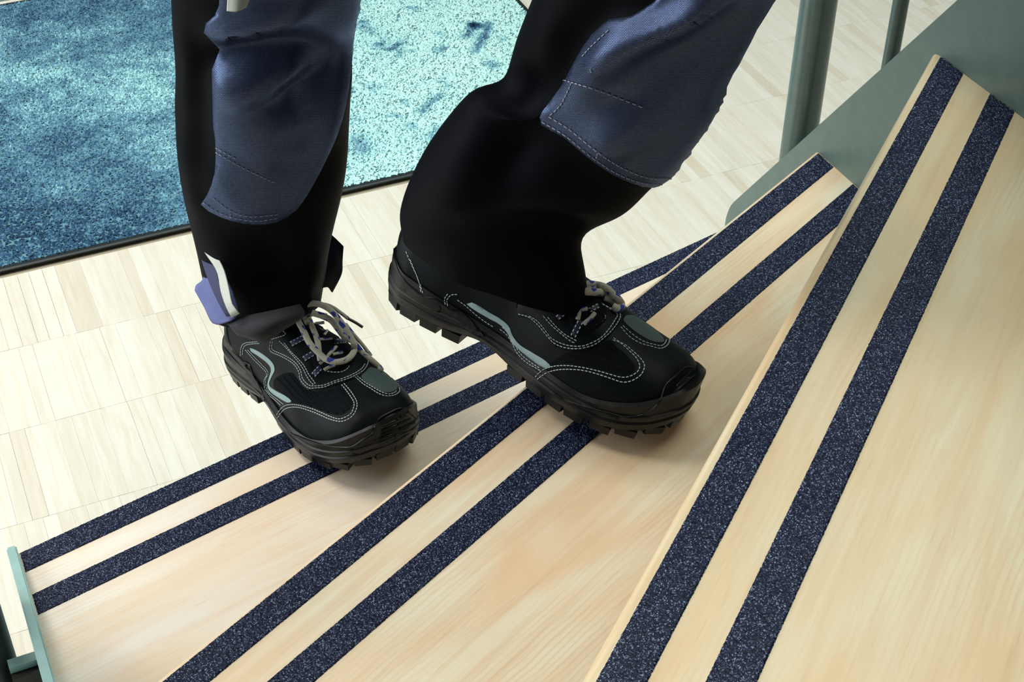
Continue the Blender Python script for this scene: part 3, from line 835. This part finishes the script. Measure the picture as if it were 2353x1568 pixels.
RIGHT = dict(
    patches=[
        ('toe_cap', f7([(1345, 1300), (1410, 1280), (1500, 1215), (1590, 1155), (1625, 1080), (1650, 1010), (1720, 965), (1800, 925), (1870, 895), (1930, 900), (1985, 935), (2040, 985), (2100, 1040), (2140, 1110), (2140, 1200), (2090, 1265), (1960, 1330), (1800, 1385), (1600, 1420), (1430, 1390)]), .0030, 'toe_rubber', 8),
        ('eyestay', f7([(520, 190), (530, 290), (560, 330), (650, 370), (740, 420), (790, 470), (825, 560), (860, 640), (930, 697), (1010, 700), (1110, 688), (1210, 652), (1320, 617), (1430, 572), (1530, 512), (1568, 440), (1540, 340), (1440, 180), (1330, 40), (1200, -60), (900, -80), (700, 30)]), .0018, 'nubuck', 9),
        ('reflective_stripe', f7([(330, 270), (380, 282), (450, 320), (530, 380), (580, 440), (590, 500), (562, 560), (537, 620), (542, 665), (600, 708), (680, 750), (740, 790), (762, 822), (720, 830), (640, 785), (570, 738), (527, 690), (518, 640), (538, 560), (553, 510), (545, 460), (500, 410), (420, 350), (350, 305)]), .0012, 'piping', 5),
        ('vamp_panel', f7([(620, 560), (760, 520), (830, 600), (880, 680), (1000, 715), (1130, 700), (1250, 665), (1330, 720), (1375, 790), (1380, 860), (1330, 930), (1260, 960), (1150, 945), (1000, 890), (860, 845), (760, 830), (700, 760), (590, 690), (575, 620)]), .0004, 'mesh_panel', 9),
        ('side_panel', f7([(1480, 560), (1560, 470), (1680, 500), (1750, 520), (1820, 600), (1850, 680), (1800, 720), (1720, 725), (1620, 680), (1530, 620)]), .0008, 'textile', 7),
        ('tongue', f7([(1010, 560), (980, 420), (930, 250), (960, 60), (1150, -30), (1280, 90), (1380, 260), (1420, 400), (1340, 490), (1200, 540), (1080, 560)]), .0028, 'mesh_panel', 8),
        ('heel_counter', f7([(30, 60), (95, 30), (110, 130), (150, 280), (230, 370), (300, 440), (360, 560), (400, 660), (360, 690), (280, 640), (190, 560), (110, 440), (40, 300), (20, 160)]), .0022, 'sole', 8),
        ('shank_guard', f7([(250, 430), (285, 410), (330, 440), (370, 540), (440, 680), (490, 820), (520, 900), (470, 880), (400, 740), (320, 600), (255, 510)]), .0022, 'sole', 7),
    ],
    stitch=[f7(l) for l in (
        [(610, 960), (660, 890), (720, 855), (820, 855), (960, 890), (1060, 930), (1160, 975), (1240, 1000), (1300, 990), (1370, 950), (1400, 890), (1405, 830), (1370, 770), (1320, 700), (1270, 640)],
        [(620, 990), (670, 920), (730, 885), (830, 880), (950, 915), (1060, 960), (1150, 1000), (1250, 1025), (1320, 1015), (1390, 970), (1430, 900), (1435, 830), (1400, 760), (1350, 690), (1300, 635)],
        [(290, 290), (370, 380), (440, 450), (510, 530), (485, 600), (490, 680), (520, 740), (600, 810), (660, 865)],
        [(315, 290), (400, 380), (460, 440), (525, 520), (500, 590), (508, 670), (540, 735), (620, 800), (690, 855)],
        [(550, 200), (540, 270), (560, 310), (650, 350), (740, 400), (800, 450), (840, 520), (850, 580), (880, 630), (940, 680), (1010, 680), (1100, 670), (1200, 630), (1300, 600), (1400, 560), (1500, 500), (1540, 440), (1550, 400)],
        [(570, 200), (562, 270), (590, 300), (670, 335), (760, 385), (820, 440), (860, 510), (872, 570), (900, 615), (950, 655), (1015, 660), (1100, 650), (1200, 612), (1300, 580), (1390, 542), (1480, 485), (1520, 430)],
        [(640, 200), (700, 260), (770, 340), (830, 410), (880, 480), (920, 560), (960, 620), (1010, 665)],
        [(690, 220), (760, 310), (830, 380), (890, 450), (940, 540), (990, 610), (1020, 660)],
        [(1420, 570), (1500, 640), (1580, 690), (1660, 740), (1740, 765), (1820, 755), (1870, 720), (1870, 680)],
        [(1440, 560), (1520, 625), (1600, 675), (1690, 725), (1760, 745), (1820, 730), (1850, 700)],
        [(240, 350), (245, 270), (275, 225), (340, 210), (440, 205)], [(262, 340), (268, 275), (295, 240), (350, 228), (440, 222)],
        [(1130, 510), (1200, 520), (1280, 515), (1340, 480), (1360, 440)], [(560, 180), (700, 130), (640, 70)])],
    ribs=[f7(l) for l in ([(1880, 970), (1960, 935)], [(1845, 1005), (1935, 962)], [(1855, 1055), (1985, 1000)], [(1870, 1100), (2025, 1045)], [(1700, 1075), (1820, 1020)], [(1690, 1120), (1840, 1062)], [(1685, 1160), (1850, 1098)], [(1670, 1205), (1790, 1160)], [(1830, 1180), (2040, 1100)])],
    rims=[f7([(1345, 1295), (1410, 1278), (1500, 1212), (1590, 1152), (1625, 1080), (1650, 1010), (1720, 962), (1800, 922), (1870, 893), (1930, 898), (1985, 935), (2035, 980)]), f7([(760, 1150), (900, 1210), (1050, 1260), (1200, 1290), (1345, 1295)]), f7([(92, 10), (100, 130), (150, 285), (230, 375), (300, 445)]), f7([(285, 412), (330, 442), (372, 545), (440, 682), (490, 820)])],
    panel_ribs=[f7(l) for l in ([(620, 590), (720, 700), (800, 790), (860, 830)], [(670, 560), (770, 680), (870, 790), (960, 870)], [(730, 540), (830, 660), (940, 780), (1060, 905)], [(800, 580), (900, 700), (1010, 810), (1140, 930)], [(940, 705), (1050, 790), (1150, 870), (1230, 945)], [(1040, 715), (1140, 790), (1230, 870), (1300, 930)], [(1130, 700), (1220, 780), (1300, 850), (1350, 900)], [(1220, 680), (1300, 760), (1370, 850)])],
    loops=[(*f1([(165, 735), (325, 650)]), 13), (*f1([(330, 925), (465, 845)]), 13), (*f1([(455, 1130), (560, 1015)]), 13), (*f1([(590, 490), (700, 480)]), 11), (*f1([(715, 705), (875, 690)]), 12)],
    laces=[(f1([(470, 470), (590, 455)]), .0017), (f1([(590, 620), (640, 550)]), .0017), (f1([(500, 675), (690, 672)]), .0018), (f1([(640, 880), (750, 765)]), .0019), (f1([(700, 870), (825, 842)]), .0019), (f1([(535, 990), (640, 880)]), .0019), (f1([(585, 1070), (650, 1035), (730, 1005)]), .0019),
           (f1([(380, 380, .010), (430, 500, .009), (480, 620, .008), (512, 740, .006), (522, 850, .004), (540, 950, .002)]), .0030),
           (f1([(860, 470, .004), (960, 600, .003), (1080, 740, .002), (1195, 890, .001)]), .0020),
           (f1([(430, 330, .012), (560, 370, .012), (680, 430, .011), (770, 540, .010), (850, 640, .009), (960, 700, .008), (1060, 830, .005), (1180, 930, .004), (1270, 1010, .003), (1320, 1070, .001)]), .0034),
           (f1([(270, 470, .016), (335, 590, .015), (400, 720, .014), (500, 830, .012), (600, 920, .010), (720, 962, .009), (850, 945, .009), (930, 890, .010), (975, 810, .012), (965, 720, .014), (920, 630, .015), (860, 530, .016), (780, 420, .017), (690, 315, .018), (590, 245, .019), (470, 210, .019), (360, 225, .019), (270, 270, .018), (225, 340, .017), (240, 400, .016), (270, 470, .014)]), .0033),
           (f1([(320, 330, .018), (400, 350, .02), (440, 320, .02), (400, 280, .02), (330, 300, .019)]), .0033),
           (f1([(250, 300, .016), (320, 370, .014), (375, 470, .010)]), .0028), (f1([(400, 320, .016), (520, 350, .014), (620, 372, .010)]), .0028),
           (f1([(450, 215, .020), (600, 225, .020), (700, 262, .020), (800, 330, .020), (900, 408, .020)]), .0020)],
    aglets=[(f1([(895, 405, .020), (1000, 462, .020), (1085, 518, .020)]), .0016)])

LEFT = dict(
    patches=[
        ('toe_cap', f4([(985, 1280), (1150, 1322), (1280, 1310), (1390, 1262), (1460, 1190), (1500, 1110), (1530, 1025), (1620, 945), (1700, 868), (1765, 862), (1835, 915), (1880, 1010), (1895, 1100), (1870, 1200), (1800, 1310), (1660, 1400), (1420, 1450), (1180, 1400)]), .0032, 'toe_rubber', 9),
        ('eyestay', f4([(150, 380), (260, 410), (335, 475), (390, 545), (440, 610), (500, 665), (600, 700), (720, 712), (850, 680), (940, 625), (1025, 550), (1095, 455), (1125, 390), (1090, 335), (960, 260), (840, 160), (700, 60), (400, 60), (200, 200)]), .0018, 'nubuck', 9),
        ('reflective_stripe', f3([(590, 535), (660, 560), (740, 610), (810, 650), (868, 700), (892, 760), (940, 820), (1020, 870), (1100, 920), (1138, 962), (1090, 966), (1000, 922), (930, 872), (888, 805), (858, 742), (815, 692), (740, 650), (660, 603), (600, 560)]), .0012, 'piping', 6),
        ('vamp_panel', f4([(450, 850), (520, 780), (640, 720), (760, 720), (880, 690), (1000, 610), (1060, 660), (1150, 740), (1230, 830), (1240, 880), (1180, 920), (1080, 910), (950, 880), (780, 840), (600, 825)]), .0004, 'mesh_panel', 9),
        ('side_panel', f4([(1135, 430), (1160, 385), (1230, 385), (1330, 442), (1430, 512), (1500, 585), (1515, 622), (1470, 633), (1380, 612), (1260, 542), (1165, 465)]), .0008, 'textile', 6),
        ('tongue', f4([(720, 600), (640, 480), (600, 300), (700, 120), (880, 200), (960, 300), (1000, 400), (940, 480), (840, 570)]), .0026, 'mesh_panel', 8),
        ('heel_counter', f6([(622, 430), (592, 520), (592, 640), (622, 720), (680, 805), (770, 885), (860, 940), (920, 945), (985, 985), (1040, 1030), (1050, 1080), (980, 1090), (850, 1060), (720, 990), (610, 900), (535, 790), (535, 660), (570, 500)]), .0024, 'sole', 8),
        ('shank_guard', f6([(1045, 1035), (1110, 1038), (1180, 1085), (1260, 1170), (1330, 1260), (1350, 1310), (1290, 1280), (1190, 1215), (1105, 1130)]), .0024, 'sole', 7),
    ],
    stitch=[f4(l) for l in (
        [(325, 950), (390, 890), (480, 855), (600, 845), (740, 860), (900, 895), (1020, 930), (1120, 955), (1200, 945), (1270, 900), (1285, 840), (1250, 770), (1190, 710), (1110, 640), (1040, 590)],
        [(345, 970), (410, 925), (500, 890), (620, 880), (760, 890), (900, 925), (1020, 965), (1130, 1000), (1220, 985), (1300, 930), (1330, 850), (1300, 790), (1230, 720), (1140, 650), (1020, 605)],
        [(170, 370), (260, 395), (340, 460), (400, 530), (450, 590), (500, 640), (600, 680), (720, 690), (850, 660), (930, 610), (1010, 540), (1080, 450), (1105, 390), (1080, 350), (960, 290), (840, 210)],
        [(270, 390), (350, 440), (430, 540), (470, 590), (560, 640), (660, 665), (760, 665), (860, 630), (940, 580), (1010, 500), (1060, 420), (1080, 380), (1050, 350), (940, 280), (820, 210)],
        [(400, 390), (470, 470), (560, 550), (650, 620), (700, 640)], [(440, 400), (520, 490), (600, 560), (690, 610), (730, 640)],
        [(1110, 490), (1190, 580), (1290, 640), (1390, 670), (1480, 690), (1540, 660), (1560, 610), (1540, 560)],
        [(1130, 480), (1220, 560), (1310, 620), (1400, 650), (1480, 665), (1520, 640), (1535, 600)],
        [(0, 510), (60, 560), (110, 640), (150, 720), (200, 780), (280, 840), (370, 895)], [(20, 490), (80, 550), (130, 640), (175, 720), (220, 770), (300, 830), (390, 885)],
        [(800, 490), (880, 470), (950, 430), (970, 390), (940, 370), (900, 380), (885, 410)])]
        + [f6(l) for l in ([(690, 565), (740, 680), (790, 790), (815, 910)], [(725, 630), (770, 740), (805, 840), (830, 910)], [(1010, 1000), (1005, 950), (1040, 900)], [(1030, 1010), (1025, 960), (1060, 920), (1110, 915)], [(1110, 960), (1180, 1010), (1260, 1080), (1340, 1140), (1420, 1190)])],
    ribs=[f4(l) for l in ([(1620, 1040), (1760, 900)], [(1650, 1060), (1800, 930)], [(1600, 1100), (1700, 1010)])], rib_r=.0009, rims=[f4([(1000, 1285), (1150, 1320), (1280, 1308), (1390, 1258), (1460, 1188), (1500, 1108), (1530, 1020), (1620, 940), (1700, 864), (1765, 860)]), f4([(490, 1110), (620, 1170), (760, 1220), (900, 1260), (1000, 1285)]), f6([(600, 470), (592, 560), (600, 650), (630, 740), (690, 815), (770, 885), (850, 940), (920, 947), (985, 990), (1035, 1030)]), f6([(1045, 1037), (1110, 1042), (1180, 1090), (1260, 1175), (1330, 1262)])],
    panel_ribs=[f4(l) for l in ([(640, 760), (760, 790), (880, 830), (1000, 870)], [(740, 740), (860, 770), (980, 810), (1100, 880)], [(860, 710), (980, 750), (1100, 810), (1190, 890)], [(980, 660), (1080, 720), (1180, 800), (1235, 860)])],
    loops=[(*f4([(530, 405), (630, 325)]), 12), (*f4([(675, 570), (745, 430)]), 14), (*f4([(825, 335), (910, 290)]), 11)],
    laces=[(f4([(742, 235), (736, 310), (715, 420)]), .0020), (f4([(650, 337), (805, 322)]), .0019), (f4([(872, 360), (835, 405), (770, 462)]), .0020),
           (f4([(770, 95, .010), (860, 95, .012), (950, 115, .012), (1020, 165, .012), (1070, 215, .010)]), .0032),
           (f4([(770, 160, .008), (880, 168, .010), (980, 172, .011), (1060, 205, .012), (1110, 260, .012), (1118, 300, .010), (1085, 322, .006), (1040, 300, .004)]), .0034),
           (f4([(960, 215, .004), (1010, 232, .006), (1050, 262, .006), (1080, 305, .005)]), .0032),
           (f4([(770, 125, .005), (900, 135, .006), (1000, 150, .006)]), .0030)])

SC_S = (1.014, .976, .945)
right_shoe = build_shoe((-.8792, -.135, -.0186, -.1866, 1.2467, .2120, -.0567), False, SC_S, RIGHT)
left_shoe = build_shoe((-.5878, .1603, -.1905, .0541, 1.0755, .4264, -.0551), True, SC_S, LEFT)


# ---- trouser legs: rings of cloth round the leg, then pressed into folds
def leg_mesh(name, rings, n_up, nth=120):
    """rings: (L, R, t, depth ratio, drop) in photograph points, or (centre, ax, ay) in metres for the part above the frame"""
    C, A, B = [], [], []
    for rg in rings:
        if len(rg) == 5:
            (lx, ly), (rx, ry), t_, k, drop = rg
            mid = ((lx + rx) / 2, (ly + ry) / 2); c = at(*mid, t_); a = (at(rx, ry, t_) - at(lx, ly, t_)) / 2
            v = -ray(*mid); v /= np.linalg.norm(v); b = v * np.linalg.norm(a) * k + (at(mid[0] + drop[0], mid[1] + drop[1], t_) - c)
        else: c, a, b = [np.array(q_, float) for q_ in rg]
        C.append(c); A.append(a); B.append(b)
    X = spline(np.hstack([C, A, B]), n_up); V = []; th = np.linspace(0, 2 * np.pi, nth, endpoint=False)
    for r_ in X:
        c, a, b = r_[:3], r_[3:6], r_[6:9]
        V += [c + a * math.cos(q_) + b * math.sin(q_) for q_ in th]
    return np.array(V), grid_faces(n_up, nth, True)


def sculpt(V, Fc, strokes, iters=1):
    """press folds into the cloth along strokes: (points, width m, height m)"""
    for pts, wd_, ht in strokes:
        me = mesh('tmp', V, Fc); bm_ = BVHTree.FromPolygons([tuple(v) for v in V], Fc)
        nn = np.zeros((len(V), 3)); me.vertices.foreach_get('normal', nn.ravel()); nv_ = np.array([tuple(v.normal) for v in me.vertices]); bpy.data.meshes.remove(me)
        Q = polyline(pts, 6); P = []
        for x, y in Q:
            d = ray(x, y); r_ = bm_.ray_cast(Vector(CO), Vector(d).normalized())
            if r_[0] is not None: P.append(tuple(r_[0]))
        if len(P) < 2: continue
        P = np.array(P)[::2]; L = np.linspace(0, 1, len(P)); taper = np.minimum(1, np.minimum(L, 1 - L) / .22 + .12)
        best = np.zeros(len(V))
        for p, tp in zip(P, taper):
            dd = np.linalg.norm(V - p, axis=1); best = np.maximum(best, np.exp(-(dd / wd_) ** 2) * tp)
        out = nv_ * np.sign(np.einsum('ij,ij->i', nv_, V - V.mean(0)) + 1e-9)[:, None]
        V = V + nv_ * (best * ht)[:, None] * SGN
    return V


def relax_mesh(V, nu, nv, it):
    G = np.array(V).reshape(nu, nv, 3)
    for _ in range(it):
        A = (np.roll(G, 1, 1) + np.roll(G, -1, 1)) / 2; B = A.copy(); B[1:-1] = (G[:-2] + G[2:]) / 2
        G = G * .5 + A * .25 + B * .25
    return G.reshape(-1, 3)


def t_right(y): return 1.345 + (y + 105) / 799 * .335
def t_left(lx, ly, rx, ry): s = .677 * (lx + rx) / 2 - .736 * (ly + ry) / 2; return 1.385 - (s - 313) / 971 * .33


hipR, hipL = np.array((-.19, 1.26, 1.10)), np.array((-.055, 1.40, 1.10))
RR = []
for y, l, r_ in ((716, 492, 738), (690, 480, 742), (640, 466, 748), (580, 453, 756), (530, 441, 767), (480, 428, 780), (420, 416, 793), (360, 408, 800), (300, 404, 803), (230, 401, 806), (180, 404, 809), (120, 401, 815), (60, 396, 822), (0, 393, 828), (-80, 388, 838), (-180, 380, 852)):
    dr = 34 if y > 700 else max(0, (y - 560) * .18)
    RR.append(((l, y + (18 if y > 700 else 6)), (r_, y - (22 if y > 660 else 6)), t_right(y), .78, (0, dr)))
e_ = np.array(UX) * .098; f_ = np.array((.66, -.75, 0.)) * .085
RR += [(hipR + (-.005, .01, -.22), e_ * .92, f_ * .95), (hipR + (0, 0, -.08), e_, f_ * 1.1), (hipR + (.01, .01, .02), e_, f_ * 1.15)]
SGN = 1.0
VR, FR = leg_mesh('trouser_leg', RR, 150)
me = mesh('tmp', VR, FR); nz = np.mean([np.dot(v.normal, np.array(v.co) - VR.mean(0)) for v in list(me.vertices)[::97]]); SGN = 1.0 if nz > 0 else -1.0; bpy.data.meshes.remove(me)
VR = sculpt(VR, FR, [
    ([(478, 80), (540, 70), (620, 40), (720, 4)], .016, .016), ([(480, 128), (560, 120), (650, 112), (740, 128), (790, 120)], .019, -.019),
    ([(492, 172), (560, 186), (640, 172), (715, 143)], .014, .015), ([(620, 235), (680, 215), (750, 180), (800, 120)], .020, -.020), ([(650, 300), (690, 360), (690, 430)], .03, -.006),
    ([(560, 180), (582, 250), (590, 330), (610, 400)], .030, .014), ([(505, 200), (500, 280), (505, 350)], .014, .004), ([(500, 390), (540, 450), (600, 480)], .022, .008), ([(582, 246), (640, 246), (690, 236)], .008, -.006), ([(590, 268), (640, 270), (676, 256)], .009, .006),
    ([(800, 150), (770, 260), (730, 350)], .014, .005), ([(700, 330), (740, 280), (790, 200)], .012, -.005), ([(560, 372), (620, 392), (660, 400)], .008, -.005),
    ([(500, 330), (560, 372), (635, 416)], .006, -.004), ([(425, 60), (440, 160), (425, 260)], .016, .006), ([(460, 90), (462, 220), (466, 380)], .012, -.007),
    ([(420, 330), (440, 420), (455, 500)], .014, .005), ([(500, 560), (540, 640), (570, 720)], .016, .006), ([(600, 540), (640, 620), (650, 700)], .020, -.006), ([(700, 530), (720, 600), (700, 680)], .016, .006)])
VR = relax_mesh(VR, 150, 120, 11)
legR = obj('trouser_leg', fix(mesh('trouser_leg', VR, FR)), M['cotton'], person)

RL = []
for (l, r_, k, dr) in (((928, 560), (1345, 702), .62, (44, 62)), ((921, 520), (1347, 660), .66, (36, 44)), ((917, 490), (1341, 600), .74, (22, 26)), ((930, 440), (1333, 560), .82, (10, 12)), ((948, 400), (1352, 532), .86, (0, 0)), ((985, 330), (1425, 500), .84, (0, 0)), ((1035, 262), (1470, 460), .80, (0, 0)),
                       ((1085, 206), (1500, 428), .78, (0, 0)), ((1118, 194), (1524, 415), .79, (0, 0)), ((1152, 188), (1546, 402), .80, (0, 0)), ((1166, 150), (1580, 352), .80, (0, 0)), ((1190, 80), (1628, 285), .82, (0, 0)), ((1222, 0), (1668, 205), .84, (0, 0)), ((1262, -90), (1712, 115), .86, (0, 0)), ((1330, -190), (1775, 20), .86, (0, 0)), ((1430, -310), (1850, -110), .88, (0, 0)), ((1540, -430), (1930, -260), .9, (0, 0))):
    RL.append((l, r_, t_left(*l, *r_), k, dr))
kn = np.array((.175, 1.03, .93)); aL = np.array(UX) * .095
RL += [(kn, aL * .9, np.array((.45, -.4, .5)) * .10), ((kn + hipL) / 2 + (.03, -.02, .05), aL * 1.0, np.array((.12, -.2, .75)) * .11), (hipL + (.02, -.02, .01), aL * 1.1, np.array((.10, -.16, .75)) * .13)]
VL, FL = leg_mesh('trouser_leg', RL, 150)
me = mesh('tmp', VL, FL); nz = np.mean([np.dot(v.normal, np.array(v.co) - VL.mean(0)) for v in list(me.vertices)[::97]]); SGN = 1.0 if nz > 0 else -1.0; bpy.data.meshes.remove(me)
VL = sculpt(VL, FL, [
    ([(1090, 208), (1125, 240), (1180, 262), (1240, 250)], .012, .012), ([(1150, 150), (1150, 205), (1180, 226), (1230, 210)], .014, -.018),
    ([(1290, 140), (1240, 210), (1190, 330), (1120, 450)], .020, -.012), ([(1100, 330), (1060, 430), (1000, 500)], .030, .010),
    ([(1000, 500), (1120, 480), (1260, 450), (1400, 480)], .026, .010), ([(980, 560), (1100, 540), (1240, 520), (1330, 560)], .020, -.012),
    ([(1000, 620), (1100, 640), (1240, 640)], .024, .006), ([(1060, 690), (1160, 660), (1280, 660)], .016, -.006),
    ([(1250, 60), (1270, 140), (1240, 240)], .016, .007), ([(1680, -30), (1560, 35), (1460, 85), (1395, 122), (1345, 190)], .017, .019), ([(1620, -40), (1480, 20), (1395, 28), (1330, 95), (1280, 190)], .012, -.014), ([(1720, 20), (1600, 110), (1480, 170)], .026, -.014),
    ([(1350, 185), (1420, 215), (1500, 245)], .007, -.006), ([(1510, 258), (1440, 290), (1380, 330)], .015, .012), ([(1400, 330), (1440, 380), (1490, 400)], .02, .006), ([(1640, 180), (1600, 260), (1540, 350)], .020, .006), ([(1660, 200), (1655, 235)], .010, -.008)])
VL = relax_mesh(VL, 150, 120, 9)
legL = obj('trouser_leg', fix(mesh('trouser_leg', VL, FL)), M['cotton'], person)
# seat and waist above the frame
hc = (hipR + hipL) / 2
SV, SFc = leg_mesh('trouser_seat', [(hc + (0, 0, -.02), (hipL - hipR) * .35, np.array((.66, -.75, 0)) * .05), (hc + (0, 0, .01), (hipL - hipR) * 1.05, np.array((.66, -.75, 0)) * .125), (hc + (0, 0, .10), (hipL - hipR) * .98, np.array((.66, -.75, 0)) * .13), (hc + (0, 0, .2), (hipL - hipR) * .85, np.array((.66, -.75, 0)) * .115)], 24, 48)
obj('trouser_seat', fix(mesh('trouser_seat', SV, SFc + [tuple(range(48)), tuple(23 * 48 + i for i in range(48))])), M['cotton'], person)

cR, cL = Caster([legR]), Caster([legL])
kpR = patch('knee_patch', cR, [(545, -70), (500, 28), (470, 58), (476, 84), (502, 104), (505, 124), (490, 152), (490, 200), (492, 290), (498, 335), (494, 400), (480, 442), (463, 470), (500, 494), (540, 508), (590, 515), (640, 508), (682, 480), (716, 430), (752, 360), (777, 300), (796, 230), (806, 150), (815, 60), (826, -70)], .0022, M['cordura'], legR, 9, relax=0)
kpL = patch('knee_patch', cL, [(1610, -80), (1500, 6), (1440, 42), (1410, 40), (1360, 82), (1325, 135), (1296, 190), (1268, 232), (1240, 279), (1300, 317), (1360, 366), (1420, 405), (1478, 426), (1528, 430), (1550, 412), (1575, 372), (1620, 305), (1662, 236), (1670, 190), (1700, 140), (1745, 50), (1790, -50)], .0026, M['cordura'], legL, 9, relax=0)
qR, qL = Caster([legR, kpR]), Caster([legL, kpL])
mb = MB(); stitch(mb, qR, [[(468, 466), (500, 487), (540, 501), (590, 507), (640, 500)], [(490, 455), (530, 484), (575, 497), (640, 492)], [(497, 350), (560, 386), (632, 420)], [(497, 340), (545, 366)], [(530, 490), (532, 505)]], .0007, .00045, .003, .002)
obj('seam_stitching', mb.mesh('seam_stitching'), M['thread_dark'], legR, kind='stuff')
mb = MB(); stitch(mb, qL, [[(1246, 280), (1300, 312), (1360, 360), (1420, 399), (1478, 420), (1525, 424)], [(1262, 268), (1310, 298), (1370, 346), (1430, 385), (1490, 408), (1545, 410)], [(1296, 184), (1370, 205), (1440, 232), (1490, 252)], [(1340, 130), (1360, 108), (1400, 70)], [(1315, 190), (1290, 240), (1262, 268)], [(1358, 158), (1362, 172)], [(1374, 352), (1370, 366)]], .0007, .00045, .003, .002)
obj('seam_stitching', mb.mesh('seam_stitching'), M['thread_dark'], legL, kind='stuff')


# ---- open hem of the right leg: lining flap, reflective piping, black flap, stretch gaiter
def sheet(name, rows, mat, parent, th=.0016, nu=14, nv=18):
    """cloth sheet through rows of control points (px, py, distance)"""
    R3 = [spline([at(*p) for p in row], nv) for row in rows]; G = np.array([spline([R3[i][j] for i in range(len(rows))], nu) for j in range(nv)]).transpose(1, 0, 2)
    V = G.reshape(-1, 3); Fc = grid_faces(nu, nv); me = mesh(name, V, Fc); o = obj(name, me, mat, parent)
    md = o.modifiers.new('thickness', 'SOLIDIFY'); md.thickness = th; md.offset = 0
    return o


sheet('hem_lining', [[(472, 600, 1.640), (468, 640, 1.640), (452, 656, 1.650), (449, 668, 1.652)], [(500, 620, 1.615), (492, 655, 1.618), (480, 690, 1.625), (470, 706, 1.63)], [(520, 640, 1.605), (520, 680, 1.602), (508, 722, 1.607), (492, 745, 1.612)], [(535, 670, 1.598), (545, 705, 1.592), (545, 726, 1.595), (530, 738, 1.598)]], M['lining'], legR)
sheet('hem_strap', [[(458, 560, 1.628), (465, 600, 1.618), (482, 650, 1.606), (505, 700, 1.596), (522, 728, 1.594)], [(480, 572, 1.612), (494, 602, 1.604), (505, 650, 1.596), (520, 695, 1.590), (538, 724, 1.588)]], M['lining_dark'], legR)
sheet('reflective_piping', [[(457, 532, 1.612), (466, 572, 1.604), (498, 622, 1.592), (508, 670, 1.586), (520, 705, 1.582), (533, 730, 1.580)], [(459, 530, 1.611), (480, 560, 1.600), (512, 612, 1.588), (526, 660, 1.581), (534, 698, 1.577), (551, 721, 1.575)]], M['reflect'], legR, .0012)
sheet('hem_flap', [[(752, 532, 1.66), (748, 590, 1.655), (738, 640, 1.65), (728, 665, 1.65)], [(770, 548, 1.668), (770, 600, 1.665), (760, 640, 1.665), (752, 660, 1.665)], [(789, 566, 1.675), (786, 600, 1.678), (784, 630, 1.68), (763, 672, 1.68)]], M['cotton'], legR)
sheet('ankle_gaiter', [[(512, 738, 1.62), (560, 728, 1.60), (620, 716, 1.595), (690, 700, 1.61)], [(530, 752, 1.60), (575, 748, 1.578), (640, 738, 1.575), (700, 722, 1.60)], [(545, 768, 1.605), (585, 772, 1.580), (630, 762, 1.580), (680, 740, 1.61)], [(570, 776, 1.62), (600, 786, 1.600), (620, 780, 1.60), (650, 758, 1.62)]], M['gaiter'], legR)
sheet('pocket_tape', [[(524, -12, 1.315), (548, -14, 1.312), (580, -16, 1.315)], [(522, 26, 1.318), (545, 27, 1.315), (566, 16, 1.318)]], M['reflect'], legR)
